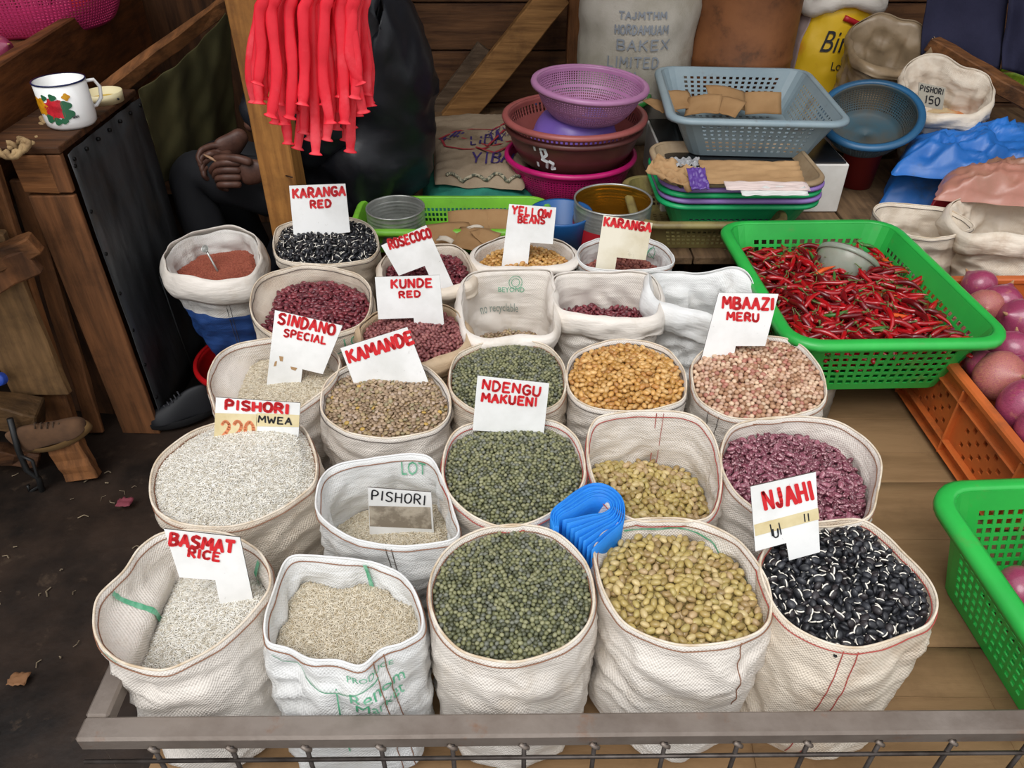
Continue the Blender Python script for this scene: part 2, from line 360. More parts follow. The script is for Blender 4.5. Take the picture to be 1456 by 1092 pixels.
# ---------------------------------------------------------------- the steel cart carrying the sacks
STEEL = mat('rusty_steel', '#81766d', .45, col2='#64574d', nscale=7, nmix=(.4, .7), metal=.35, stain='#7b5a44', stscale=11, strange=(.58, .72), bump=.3, bscale=40)
RZ = .50
L0 = atz(104, 1052, RZ); R0 = atz(1470, 1040, RZ); dirx = (R0-L0).normalized(); R0 = R0+dirx*.95
CART = empty('steel_cart', (0, 0, 0)); tag(CART, 'rusty welded steel cart frame with wire mesh sides under the sacks', 'cart')
def bar(name, a, b, w, h, m=STEEL):
    return beam(name, a, b, h, w, m, CART, bev=.004, rough_edges=.0006)
back = Vector((-dirx.y, dirx.x, 0))
off = back*.018+Vector((0, 0, -.016))
bar('front_rail', L0+off, R0+off, .036, .03)
bar('side_rail', L0+off+dirx*.016+back*.018, L0+off+dirx*.016+back*1.5, .034, .03)
bar('side_rail', R0+off-dirx*.016+back*.018, R0+off-dirx*.016+back*1.5, .034, .03)
for p in (L0+dirx*.018, R0-dirx*.018, L0+dirx*.018+back*1.5, R0-dirx*.018+back*1.5):
    bar('corner_leg', Vector((p.x, p.y, 0))+back*.018, Vector((p.x, p.y, RZ-.03))+back*.018, .03, .034)
for zz in (.22, ):
    bar('lower_rail', L0+off+Vector((0, 0, zz-RZ)), R0+off+Vector((0, 0, zz-RZ)), .03, .03)
    bar('side_lower_rail', L0+off+dirx*.016+back*.02+Vector((0, 0, zz-RZ)), L0+off+dirx*.016+back*1.5+Vector((0, 0, zz-RZ)), .03, .03)
WIRE = mat('mesh_wire', '#57504c', .45, metal=.7, col2='#3a322d', nscale=20)
f0 = L0+Vector((0, 0, -.036)); nrm_f = Vector((dirx.y, -dirx.x, 0))
for px in (222, 332, 438, 543, 644, 745, 844, 943, 1045, 1143, 1243, 1345, 1452):
    p = onplane(px, 1068, L0, nrm_f); top = Vector((p.x, p.y, RZ-.02))-back*.001
    tube('upright_wire', [top, top+Vector((0, 0, -.27))], .0035, WIRE, CART, 8)
    w = tube('weld_bead', [top+Vector((-.006, -.001, .001)), top+Vector((0, -.003, -.004)), top+Vector((.006, -.001, -.010))], .0034, STEEL, CART, 7)
for zz in (.045, .11, .175, .24):
    a = L0+Vector((0, 0, -zz-.008))-back*.004; tube('mesh_wire', [a, a+dirx*(R0-L0).length*.5+Vector((0, 0, .002)), a+dirx*(R0-L0).length], .0034, WIRE, CART, 8)
for px in (1300, 1402):
    p = onplane(px, 1070, L0, nrm_f)+back*.06
bar('stay', Vector((L0+dirx*1.62).to_tuple())+back*.05+Vector((0, 0, -.30)), Vector((L0+dirx*1.70).to_tuple())+back*.02+Vector((0, 0, -.04)), .02, .03)
DZ = .262
for i in range(12):
    y0 = .0+i*.125
    a = L0+back*(.03+y0+.06); a.z = DZ-.012; b = a+dirx*(R0-L0).length
    beam('deck_board', a+dirx*.02, b-dirx*.02, .02, .118, W_MID('X'), CART, rough_edges=.001)
# flattened cartons covering the deck
CARD = lambda: mat('brown_cardboard', '#957654', .8, col2='#7f6344', nscale=2.5, stretch=(1, 7, 1), stain='#6d543a', stscale=4, strange=(.5, .75), spec=.2, bump=.15, bscale=30)
def card(name, pts, z, label, group=None, th=.004, creases=True):
    v = []; n = 10
    a, b, c, d = [Vector((p[0], p[1], 0)) for p in pts]; P = []
    for j in range(n+1):
        row = []
        for i in range(n+1):
            p = (a*(1-i/n)+b*i/n)*(1-j/n)+(d*(1-i/n)+c*i/n)*j/n; row.append(Vector((p.x, p.y, z+.0015*mn.noise((p.x*7, p.y*7, z*50)))))
        P.append(row)
    o = grid_obj(name, P, CARD(), None, None, th, None, .5, True, closed=False); tag(o, label, 'cardboard', group)
    if creases:
        for t in (.3, .62):
            q = [P[int(t*n)][i]+Vector((0, 0, th/2+.0004)) for i in range(n+1)]
            tube('crease', q, .0012, CARD(), o, 5)
        for t in (.4, ):
            q = [P[j][int(t*n)]+Vector((0, 0, th/2+.0004)) for j in range(n+1)]
            tube('crease', q, .0012, CARD(), o, 5)
    return o
card('cardboard_sheet', [(-.6, .62), (.78, .61), (.80, .875), (-.6, .88)], .276, 'flattened brown carton nearest the front rail')
card('cardboard_sheet', [(.40, .60), (1.50, .60), (1.50, .84), (.42, .865)], .283, 'flattened carton under the near green onion basket')
card('cardboard_sheet', [(-.58, .86), (1.5, .86), (1.5, 1.30), (-.58, 1.30)], .280, 'flattened brown carton beneath the second row of sacks')
card('cardboard_sheet', [(-.58, 1.27), (1.48, 1.27), (1.48, 1.72), (-.58, 1.72)], .276, 'flattened brown carton beneath the chilli basket')
card('cardboard_sheet', [(-.58, 1.68), (1.48, 1.68), (1.48, 2.07), (-.58, 2.07)], .281, 'flattened brown carton beneath the farthest sacks', creases=False)
# platform behind the cart
PL = empty('rear_platform', (0, 0, 0)); tag(PL, 'brown wooden platform behind the sacks carrying basins and bags', 'platform')
for i, (x0, x1) in enumerate([(-.35, .1), (.105, .55), (.555, 1.09), (1.10, 1.7), (1.705, 2.3)]):
    box('platform_board', (x0, 2.10 if x1 < 1.1 else 2.25, .425), (x1, 3.55, .45), wood('platform_wood', '#7d6348', '#574331', 'Y'), PL, .003)
for x in (-.3, .6, 1.5, 2.25):
    for yy in (2.3, 3.4): box('platform_leg', (x-.03, yy-.03, 0), (x+.03, yy+.03, .425), W_DARK('Z'), PL, .003)

# ---------------------------------------------------------------- left side: neighbour's counter, box, planks
NB = empty('neighbour_counter', (0, 0, 0)); tag(NB, "neighbour's wooden counter with a deep worn brown side board", 'counter')
A = atz(0, 85, 1.02); B = A+Vector((-.11, 1, 0))*1.7; A2 = A-Vector((-.11, 1, 0))*1.6
A2 = Vector((A2.x, A2.y, 0))
dv = (B-Vector((A.x, A.y, 1.02))).normalized(); F0 = Vector((A.x, A.y, 0))-dv*.9; F1 = Vector((A.x, A.y, 0))+dv*1.5
BW = wood('counter_wood', '#7d4a26', '#4c2b15', 'Y', dark='#2a160b')
beam('side_board', F0+Vector((0, 0, .87)), F1+Vector((0, 0, .87)), .30, .035, BW, NB, rough_edges=.002)
beam('lower_board', F0+dv*1.2+Vector((0, 0, .60)), F1+Vector((0, 0, .60)), .14, .03, BW, NB, rough_edges=.003)
for t in (.95, 2.3):
    beam('counter_leg', F0+dv*t+Vector((-.06, 0, 0)), F0+dv*t+Vector((-.06, 0, .95)), .07, .07, W_DARK('Z'), NB, up=Vector((0, 1, 0)))
for i in range(6):
    a = F0+Vector((-.11-i*.15, 0, .955)); beam('top_board', a, a+dv*2.4, .02, .145, W_MID('Y'), NB, rough_edges=.001)

# black sheet-metal sided box
BX = empty('wooden_box', (-1.085, 1.82, 0)); tag(BX, 'tall wooden box with a black metal sheet nailed on its side', 'box')
BL = mat('black_sheet', '#4a4c4e', .42, col2='#2c2d2e', nscale=4, stretch=(3, 3, 1), metal=.2, stain='#463f38', stscale=5, strange=(.52, .75), bump=.5, bscale=14)
P = []
for j in range(13):
    P.append([Vector((.004+.004*mn.noise((i*.8, j*.5, 4))+(.006 if i in (0, 10) else 0), .002+.45*i/10, .872-.868*j/12)) for i in range(11)])
s1 = grid_obj('metal_sheet', P, BL, BX, None, .003, None, .5, True, closed=False)
tube('sheet_seam', [(.011, .25, .40), (.012, .26, .2), (.012, .28, .01)], .0025, BL, BX, 5)
for i in range(7):
    for yy, zz in ((.02+.07*i, .855), (.012, .84-.12*i)):
        tube('nail_head', [(.006, yy, zz), (.014, yy, zz)], .005, mat('nail_head', '#151515', .5, metal=.6), BX, 7)
FW = wood('box_front', '#875836', '#543722', 'Z', dark='#2d1a0e')
box('plank', (-.115, -.018, .0), (.0, .0, .775), FW, BX, .003, jit=.002)
box('plank', (-.118, -.020, .782), (-.035, .0, .878), W_MID('X'), BX, .003, jit=.003)
box('plank', (-.034, -.016, .782), (.0, .0, .878), FW, BX, .003, jit=.002)
box('top_plank', (-.19, -.018, .880), (.004, .21, .898), W_DARK('X'), BX, .004)
box('top_plank', (-.19, .214, .880), (.004, .455, .897), W_DARK('X'), BX, .004)
box('inner_frame', (-.10, .03, .02), (-.03, .43, .86), W_DARK('Z'), BX, .003)
box('back_plank', (-.19, .44, 0), (-.0, .455, .878), W_DARK('Z'), BX, .003)
# planks of the counter front to the left of the box
def plank_px(px0, py0, px1, py1, Y0, Y1, w, t, m, label, name='plank'):
    a = aty(px0, py0, Y0); b = aty(px1, py1, Y1)
    if a.z < .01: a.z = .01
    if b.z < .01: b.z = .01
    return tag(beam(name, a, b, w, t, m, None, up=Vector((1, 0, 0)), rough_edges=.003, seg=8), label, 'plank')
plank_px(28, 255, 148, 640, 1.86, 1.80, .05, .02, FW, 'narrow upright plank across a gap from the box front')
plank_px(70, 330, 150, 640, 1.90, 1.90, .16, .02, W_DARK('Z'), 'wide dark recessed plank behind the narrow upright plank')
plank_px(-30, 235, 100, 640, 1.78, 1.72, .09, .03, W_MID('Z'), 'leaning brown post with a rope tied round its head')
plank_px(-40, 330, 60, 560, 1.72, 1.70, .16, .025, wood('tan_wood', '#8d6b45', '#634a2f', 'Z'), 'broad tan board at the left edge behind the worn shoe')
plank_px(75, 600, 125, 690, 1.62, 1.60, .10, .03, W_MID('Z'), 'brown board standing on the ground beneath the worn shoe')
tag(beam('plank', aty(-60, 390, 1.66), aty(52, 345, 1.70), .05, .04, W_MID('X'), None, rough_edges=.004), 'short crosswise brown board nailed at the left edge', 'plank')
tag(beam('plank', aty(-70, 425, 1.65), aty(48, 368, 1.69), .07, .03, FW, None, rough_edges=.004), 'lower crosswise orange-brown board at the left edge', 'plank')
tag(beam('plank', aty(-60, 575, 1.62), aty(58, 596, 1.64), .085, .08, wood('log_wood', '#6a4e30', '#443018', 'X'), None, rough_edges=.006), 'thick rounded timber end above the worn shoe', 'timber')
tag(beam('plank', aty(-60, 640, 1.60), aty(60, 650, 1.66), .05, .05, W_DARK('X'), None, rough_edges=.006), 'low dark timber under the worn shoe', 'timber')
ROPE = mat('sisal_rope', '#a88c62', .85, col2='#7a6040', nscale=30, bump=.6, bscale=90)
def rope(pts, r, label, name='rope'):
    R = None
    for k in range(2):
        q = []; n = len(pts)*7
        for i in range(n):
            t = i/(n-1)*(len(pts)-1); a = int(min(t, len(pts)-2)); w = t-a; p = pts[a].lerp(pts[a+1], w); ph = i*.9+k*PI
            q.append(p+Vector((math.cos(ph), math.sin(ph)*.5, math.sin(ph)))*r*.6)
        o = tube('strand' if k else name, q, r*.75, ROPE, R, 7)
        if k == 0: R = o; tag(o, label, 'rope')
    return R
rope([aty(-8, 215, 1.77), aty(18, 222, 1.75), aty(40, 205, 1.77), aty(28, 200, 1.80), aty(48, 208, 1.83), aty(60, 188, 1.95), aty(62, 168, 2.0), aty(70, 175, 1.99), aty(78, 182, 1.97), aty(56, 190, 1.95), aty(30, 214, 1.8), aty(12, 206, 1.78)], .009, 'knotted sisal rope hanging over the post left of the mug')
# khaki cloth hung between posts
KH = mat('khaki_cloth', '#5a5430', .9, col2='#474324', nscale=5, bump=.6, bscale=20, stain='#33301b', stscale=3)
P = []
for j in range(25):
    row = []
    for i in range(29):
        u = i/28; v = j/24
        top = aty(196+u*132, 128-u*120+14*math.sin(u*PI), 2.36+.55*u); bot = aty(232+u*104, 262-u*30, 2.36+.55*u)
        p = top.lerp(bot, v)
        p += Vector((.25, -.25, 0))*(.09*mn.noise((u*5, v*2.0, 1))+.06*math.sin(u*17+v*3)*(.3+v)*.5+.03*mn.noise((u*9+v*4, v*6, 2)))
        row.append(p)
    P.append(row)
cl = grid_obj('hanging_cloth', P, KH, None, None, .002, None, .5, True, closed=False); subd(cl, 1); tag(cl, 'dull khaki green cloth hung behind the wooden box', 'cloth')
tag(beam('rail', aty(150, 132, 2.35), aty(330, 0, 2.95), .045, .04, W_MID('Y'), None, rough_edges=.006), 'rough sloping pole above the khaki cloth', 'pole')
tag(box('dark_partition', (-1.5, 3.3, 0), (-.55, 3.33, 2.6), W_DARK('Z')), 'dark board partition behind the seated person', 'partition')

# ---------------------------------------------------------------- sacks
def catmull(P, n):
    k = len(P); out = []
    for i in range(k):
        p0, p1, p2, p3 = P[i-1], P[i], P[(i+1) % k], P[(i+2) % k]
        for s in range(8):
            t = s/8; out.append(.5*((2*p1)+(-p0+p2)*t+(2*p0-5*p1+4*p2-p3)*t*t+(-p0+3*p1-3*p2+p3)*t**3))
    d = [0]
    for a, b in zip(out, out[1:]+out[:1]): d.append(d[-1]+(b-a).length)
    res = []; out.append(out[0])
    for j in range(n):
        t = d[-1]*j/n; i = min(int(np.searchsorted(d, t, side='right'))-1, len(out)-2); w = (t-d[i])/max(1e-9, d[i+1]-d[i]); res.append(out[i].lerp(out[i+1], w))
    return res
NS = 120
RAILX = -.585
S_WHITE = woven('sack_white', '#efe7dd', '#c9b79e', (.52, .85))
S_CREAM = woven('sack_cream', '#ebdecc', '#b99a78', (.48, .82))
S_PALE = woven('sack_pale', '#eeeeec', '#cfc9bd', (.5, .85), rough=.32, wstr=.35)
S_TAN = woven('sack_tan', '#cbb292', '#8f6f50', (.45, .8))
HEM = mat('hem_cloth', '#e2d6c4', .8, col2='#c4ae90', nscale=30)
THREAD = {'brown': mat('brown_thread', '#8a6048', .8), 'red': mat('red_thread', '#a8473f', .8), 'grey': mat('grey_thread', '#5c544e', .8), 'green': mat('green_print', '#4fa078', .7, col2='#86c0a2', nscale=60)}
class Sack: pass
def sack(label, rim, z=.58, bz=.285, br=None, bc=(0, 0), m=None, thread='brown', seed=0, fold=.009, bulge=.045, depth=None, cuff=0, fray=.0, group='open sacks of dry goods on the cart', hem=True, cat='sack', name='sack', rowsn=36, wav=.0, infold=.004, rail=True):
    m = m or S_WHITE
    pts = [atz(p[0], p[1], p[2] if len(p) > 2 else z) for p in rim]
    ar = sum(a.x*b.y-b.x*a.y for a, b in zip(pts, pts[1:]+pts[:1]))
    if ar < 0: pts.reverse()
    R = catmull(pts, NS); c = sum(R, Vector())/NS
    for i, p in enumerate(R):
        a = 2*PI*i/NS; p.z += .0025*mn.noise((math.cos(a)*3, math.sin(a)*3, seed*1.7))+wav*mn.noise((math.cos(a)*1.6, math.sin(a)*1.6, seed*3.1))
    rad = sum((Vector((p.x, p.y))-Vector((c.x, c.y))).length for p in R)/NS
    br = br or rad*.90; B = Vector((c.x+bc[0], c.y+bc[1], bz))
    S = Sack(); S.c = c; S.rad = rad; S.R = R; S.bz = bz; S.P = []; S.m = m; S.z = z
    nr = rowsn
    for j in range(nr+1):
        t = j/nr; row = []
        sq = 1.0 if t < .86 else math.sqrt(max(0, 1-((t-.86)/.14)**2))*.16+.84
        for i, p in enumerate(R):
            an = math.atan2(p.y-c.y, p.x-c.x); bp = Vector((B.x+br*math.cos(an), B.y+br*math.sin(an), bz))
            s = t**1.15; q = Vector((p.x*(1-s)+bp.x*s, p.y*(1-s)+bp.y*s, p.z*(1-t)+bz*t))
            cc = Vector((c.x*(1-s)+B.x*s, c.y*(1-s)+B.y*s, q.z)); d = (q-cc)
            d2 = d*(1+bulge*math.sin(PI*min(1, t*1.05)))*sq
            nn = d.normalized(); fade = min(1, t*6)*(1 if t < .97 else .4)
            f = 1-abs(mn.noise((nn.x*1.5+seed, nn.y*1.5, q.z*26+.9*math.sin(an*2+seed))))*2
            g = mn.noise((nn.x*2.4, nn.y*2.4+seed, q.z*9))
            h = mn.noise((nn.x*7, nn.y*7, q.z*14+seed))
            q = cc+d2+nn*fade*(fold*(f-.5)+fold*1.1*g+fold*.35*h)
            if rail and q.z < z: 
                mx = RAILX-max(0, q.z-.512)*1.35
                if q.x < mx: q.x = mx+(q.x-mx)*.06
                my = .612-max(0, q.z-.512)*1.2
                if q.y < my: q.y = my+(q.y-my)*.06
            row.append(q)
        S.P.append(row)
    vs = [p for row in S.P for p in row]; fs = []; uv = []
    per = [0]
    for i in range(NS): per.append(per[-1]+(R[(i+1) % NS]-R[i]).length)
    for j in range(nr+1):
        for i in range(NS): uv.append((per[i], R[i].z-z+j*(z-bz)/nr))
    for j in range(nr):
        for i in range(NS): i2 = (i+1) % NS; fs.append((j*NS+i, (j+1)*NS+i, (j+1)*NS+i2, j*NS+i2))
    fs.append(tuple(nr*NS+i for i in range(NS)))
    # inner wall
    dep = depth if depth else .2; ni = 22; S.I = []; b0 = len(vs)
    for j in range(ni+1):
        t = j/ni*dep/(z-bz); row = []
        ft = min(t*nr, nr-1.001); a = int(ft); w = ft-a
        for i in range(NS):
            p = S.P[a][i].lerp(S.P[a+1][i], w); dd = Vector((c.x-p.x, c.y-p.y, 0)); dd.normalize()
            an = math.atan2(dd.y, dd.x); k = min(1, j/4)
            q = p+dd*(.0035+(.0045+infold*(.9+mn.noise((dd.x*2+seed*2, dd.y*2, p.z*20)))+infold*.6*mn.noise((dd.x*6, dd.y*6+seed, p.z*12)))*k)
            row.append(q)
        S.I.append(row)
        for i, q in enumerate(row): vs.append(q); uv.append((per[i], -j*dep/ni))
    for i in range(NS): i2 = (i+1) % NS; fs.append((i, i2, b0+i2, b0+i))
    for j in range(ni):
        for i in range(NS): i2 = (i+1) % NS; fs.append((b0+j*NS+i, b0+j*NS+i2, b0+(j+1)*NS+i2, b0+(j+1)*NS+i))
    S.o = mesh_obj(name, vs, fs, m, None, True, uvs=uv); tag(S.o, label, cat, group)
    S.I0 = S.I
    if hem and not cuff:
        hp = [p+Vector((0, 0, .0012))+(Vector((c.x-p.x, c.y-p.y, 0)).normalized()*.0018) for p in R]
        v, f = tube_geo(hp, .0020, 7, True); mesh_obj('hem', v, f, HEM if m is not S_PALE else m, S.o, True)
        if thread:
            q = []
            for i in range(NS):
                p = S.P[1][i].lerp(S.P[2][i], .1); d = Vector((p.x-c.x, p.y-c.y, 0)).normalized(); q.append(p+d*.0012)
            v, f = tube_geo(q, .0009, 5, True)
            q = [S.I[1][i]+(Vector((c.x-p.x, c.y-p.y, 0)).normalized()*.001) for i, p in enumerate(S.I[1])]
            v2, f2 = tube_geo(q, .0009, 5, True, base=len(v)); mesh_obj('hem_stitching', v+v2, f+f2, THREAD[thread], S.o, True)
    if cuff:
        rows = []
        for k in range(9):
            t = k/8; row = []
            for i, p in enumerate(R):
                ft = t*cuff/(z-bz)*nr; a = int(ft); w = ft-a; q = S.P[a][i].lerp(S.P[a+1][i], w); d = Vector((q.x-c.x, q.y-c.y, 0)).normalized()
                an = math.atan2(d.y, d.x); o = .009*math.sin(min(1, t*1.25)*PI*.75+.2)+.006*(mn.noise((d.x*3+seed, d.y*3, t*2))+.5)+.002
                q = q+d*o+Vector((0, 0, (.006 if k == 0 else 0)+(.008*mn.noise((d.x*2.5, d.y*2.5+seed, 0)) if k == 8 else 0)))
                if k == 0: q = q-d*.008
                row.append(q)
            rows.append(row)
        grid_obj('rolled_cuff', rows, m, S.o, None, .0025)
    return S
def seam(S, i0, t0=0.02, t1=.95, col='brown', wander=1.5, twin=0):
    for dx in ((0, twin) if twin else (0,)):
        q = []; nr = len(S.P)-1
        for k in range(30):
            t = t0+(t1-t0)*k/29; f = t*nr; a = int(min(f, nr-1)); w = f-a; i = (i0+dx+wander*math.sin(t*3+i0))%NS; ia = int(i); wi = i-ia
            p = S.P[a][ia].lerp(S.P[a+1][ia], w); p2 = S.P[a][(ia+1) % NS].lerp(S.P[a+1][(ia+1) % NS], w); p = p.lerp(p2, wi)
            d = Vector((p.x-S.c.x, p.y-S.c.y, 0)).normalized(); q.append(p+d*.001)
        tube('seam_thread', q, .0008, THREAD[col], S.o, 5)
def idx_at(S, px, inner=False):
    """index round the sack whose rim shows at pixel column px, on the near side (or the far side)"""
    best = None
    for i, p in enumerate(S.R):
        near = p.y < S.c.y
        if near == inner: continue
        dz = CP*p.y+SP*(CAMH-p.z); x = 728+FPX*p.x/dz
        if best is None or abs(x-px) < best[0]: best = (abs(x-px), i)
    return best[1]
def wrap(S, i0, t0, inner=False):
    """mapping (metres along, metres down) -> point lying on the sack wall"""
    G = S.I if inner else S.P; nr = len(G)-1; tot = sum((G[0][(i+1) % NS]-G[0][i]).length for i in range(NS)); st = tot/NS
    hgt = (G[0][0]-G[-1][0]).length
    def f(s, d):
        i = (i0+(-1 if inner else 1)*s/st) % NS; t = min(max((t0+d/hgt)*nr, 0), nr-1e-3); a = int(t); w = t-a; ia = int(i); wi = i-ia
        p = G[a][ia].lerp(G[a+1][ia], w).lerp(G[a][(ia+1) % NS].lerp(G[a+1][(ia+1) % NS], w), wi)
        n = Vector((p.x-S.c.x, p.y-S.c.y, 0)).normalized()*(-1 if inner else 1)
        return p+n*(.0035 if inner else .0013), n
    return f
def print_on(S, text, px, t0, w, h, col, inner=False, shear=0, bold=0, font=True, name='print', weight=.0016, row=0):
    i0 = idx_at(S, px, inner); f = wrap(S, i0, t0, inner); m = col
    if font:
        v, fc = font_mesh(text, shear, bold, 2); V = [f(a*w, b*h)[0] for a, b in v]; return mesh_obj(name, V, fc, m, S.o)
    return write(name, [(text, lambda u, v: f(u*w, v*h)[0], lambda p: Vector((p.x-S.c.x, p.y-S.c.y, 0)).normalized()*(-1 if inner else 1), weight)], m, S.o, lift=.0004)

# ---------------------------------------------------------------- grains
def ell(name, a, b, c, mats, bend=0, nu=10, nv=7, hilum=None):
    vs = [(a, 0, 0)]; fs = []
    vs = []; 
    for j in range(1, nv):
        t = PI*j/nv; x = a*math.cos(t); r = math.sin(t)
        for i in range(nu): p = 2*PI*i/nu; vs.append((x, b*r*math.cos(p)+bend*b*((x/a)**2-.4), c*r*math.sin(p)))
    n = len(vs); vs += [(a, bend*b*.6, 0), (-a, bend*b*.6, 0)]
    for j in range(nv-2):
        for i in range(nu): fs.append((j*nu+i, j*nu+(i+1) % nu, (j+1)*nu+(i+1) % nu, (j+1)*nu+i))
    for i in range(nu): fs.append((n, (i+1) % nu, i)); fs.append((n+1, (nv-2)*nu+i, (nv-2)*nu+(i+1) % nu))
    mi = [0]*len(fs)
    if hilum == 'arc':
        q = [(a*1.0*math.cos(t), b*1.02*math.sin(t), 0) for t in [math.radians(48+9*k) for k in range(11)]]
        tp = [.3]+[1]*9+[.3]; v, f = tube_geo(q, c*.27, 6, False, tp, base=len(vs)); vs += [tuple(x) for x in v]; fs += f; mi += [1]*len(f)
    if hilum == 'eye':
        v, f = tube_geo([(-.16*a, -b*.62, 0), (.16*a, -b*.62, 0)], c*.3, 6, base=len(vs)); vs += [tuple(x) for x in v]; fs += f; mi += [1]*len(f)
    me = bpy.data.meshes.new(name); me.from_pydata(vs, [], fs)
    for x in mats: me.materials.append(x)
    me.polygons.foreach_set('material_index', mi); me.polygons.foreach_set('use_smooth', [True]*len(fs))
    return bpy.data.objects.new(name, me)
def grainmat(name, rough=.4, spec=.5, mottle=None, mscale=150, mr=(.48, .6), trans=0, sss=0, base='#808080'):
    m = bpy.data.materials.new(name); m.use_nodes = True; N = m.node_tree; L = N.links; b = N.nodes['Principled BSDF']
    b.inputs['Roughness'].default_value = rough; b.inputs['Specular IOR Level'].default_value = spec
    at = N.nodes.new('ShaderNodeAttribute'); at.attribute_type = 'INSTANCER'; at.attribute_name = 'bcol'; out = at.outputs['Color']
    if mottle:
        tcn = N.nodes.new('ShaderNodeTexCoord'); n = N.nodes.new('ShaderNodeTexNoise'); n.inputs['Scale'].default_value = mscale; n.inputs['Detail'].default_value = 3
        L.new(tcn.outputs['Object'], n.inputs[0]); r = N.nodes.new('ShaderNodeMapRange'); r.inputs[1].default_value = mr[0]; r.inputs[2].default_value = mr[1]; L.new(n.outputs[0], r.inputs[0])
        mx = N.nodes.new('ShaderNodeMix'); mx.data_type = 'RGBA'; L.new(r.outputs[0], mx.inputs[0]); L.new(out, mx.inputs[6]); mx.inputs[7].default_value = srgb(mottle); out = mx.outputs[2]
    L.new(out, b.inputs['Base Color'])
    if sss: b.inputs['Subsurface Weight'].default_value = sss; b.inputs['Subsurface Scale'].default_value = .002
    return m
WHITE_EYE = mat('white_hilum', '#efe9dc', .5)
DARK_EYE = mat('dark_hilum', '#5b3a22', .5)
K = {}
def desat(h, f=.80):
    c = [int(h[i:i+2], 16) for i in (1, 3, 5)]; g = .3*c[0]+.59*c[1]+.11*c[2]; return '#'+''.join('%02x' % int(max(0, min(255, g+(x-g)*f))) for x in c)
def kind(n, a, b, c, cols, gm, bend=0, hilum=None, nu=10, nv=7, tilt=.35, eye=None):
    cols = [desat(x) for x in cols]
    K[n] = dict(o=ell(n, a/2, b/2, c/2, [gm]+([eye] if eye else []), bend, nu, nv, hilum), d=(a, b, c), cols=[srgb(x) for x in cols], bed=mat(n+'_bed', cols[0], .7, col2=cols[-1], nscale=120), tilt=tilt)
kind('mung_bean', .0086, .0076, .0074, ['#76784c', '#858456', '#636646', '#8c8a60', '#717462', '#52543a'], grainmat('mung', .42), nu=8, nv=6)
kind('yellow_green_bean', .0172, .0118, .0105, ['#b59a4c', '#c0a557', '#a88a44', '#c9ad6c', '#a08048', '#bb9a66', '#b39c50'], grainmat('ygb', .3), bend=.15, hilum='eye', eye=DARK_EYE)
kind('golden_bean', .0166, .0115, .0106, ['#d09440', '#d89e4c', '#c48834', '#dca85c', '#c07e34'], grainmat('gold', .32), bend=.12, nu=9)
kind('black_bean', .0168, .0130, .0082, ['#23242a', '#1c1d22', '#2c2d35', '#302a2c', '#1f2027'], grainmat('blackb', .38), hilum='arc', eye=WHITE_EYE, tilt=.8)
kind('pigeon_pea', .0114, .0110, .0106, ['#c89a76', '#d6ac8a', '#b88660', '#cfa183', '#a87450', '#dcb894', '#b9705a'], grainmat('pea', .5), nu=8, nv=6)
kind('lentil', .0100, .0097, .0048, ['#a78a68', '#b39672', '#96795a', '#a98f60', '#b39880', '#8c7052', '#9a8a62', '#c49a3c'], grainmat('lentil', .5), nu=8, nv=5)
kind('mottled_bean', .0205, .0110, .0096, ['#7a3044', '#863a50', '#682838', '#9c5062', '#723040'], grainmat('mott', .3, mottle='#c89aa0', mscale=260, mr=(.52, .64)), bend=.25)
kind('red_bean', .0180, .0105, .0095, ['#7a2430', '#8a2e38', '#661c28', '#933a44', '#74303a'], grainmat('redb', .3, mottle='#b06a6c', mscale=200, mr=(.60, .75)), bend=.2)
kind('brown_cowpea', .0120, .0090, .0085, ['#8c4444', '#9a5250', '#7a3838', '#a25c56', '#843e3e'], grainmat('cowp', .45), nu=8, nv=6)
kind('groundnut', .0140, .0100, .0095, ['#9c4a3c', '#a85646', '#8a3c32', '#b2604c'], grainmat('nut', .5), nu=8, nv=6)
kind('rice_grain', .0088, .0021, .0021, ['#dcd6ca', '#cfc7b6', '#e6e2d8', '#c6bba6', '#e0dacd'], grainmat('rice', .35, sss=.0), nu=6, nv=6, tilt=.22)
kind('rice_grain_cream', .0088, .0021, .0021, ['#cfc1a6', '#c4b394', '#d9ccb2', '#b8a582', '#d0c2a8'], grainmat('rice2', .35), nu=6, nv=6, tilt=.22)
def gn_instances(o, src, bed=True):
    ng = bpy.data.node_groups.new('grains', 'GeometryNodeTree'); ng.interface.new_socket('Geometry', in_out='INPUT', socket_type='NodeSocketGeometry'); ng.interface.new_socket('Geometry', in_out='OUTPUT', socket_type='NodeSocketGeometry')
    N = ng.nodes; L = ng.links; gi = N.new('NodeGroupInput'); go = N.new('NodeGroupOutput'); ins = N.new('GeometryNodeInstanceOnPoints'); oi = N.new('GeometryNodeObjectInfo'); oi.inputs['Object'].default_value = src
    def at(nm, t): n = N.new('GeometryNodeInputNamedAttribute'); n.data_type = t; n.inputs[0].default_value = nm; return n.outputs[0]
    L.new(gi.outputs[0], ins.inputs['Points']); L.new(oi.outputs['Geometry'], ins.inputs['Instance']); L.new(at('pt', 'BOOLEAN'), ins.inputs['Selection'])
    er = N.new('FunctionNodeEulerToRotation'); L.new(at('rot', 'FLOAT_VECTOR'), er.inputs[0]); L.new(er.outputs[0], ins.inputs['Rotation']); L.new(at('scl', 'FLOAT'), ins.inputs['Scale'])
    j = N.new('GeometryNodeJoinGeometry'); L.new(ins.outputs[0], j.inputs[0])
    if bed: L.new(gi.outputs[0], j.inputs[0])
    L.new(j.outputs[0], go.inputs[0])
    md = o.modifiers.new('grains', 'NODES'); md.node_group = ng
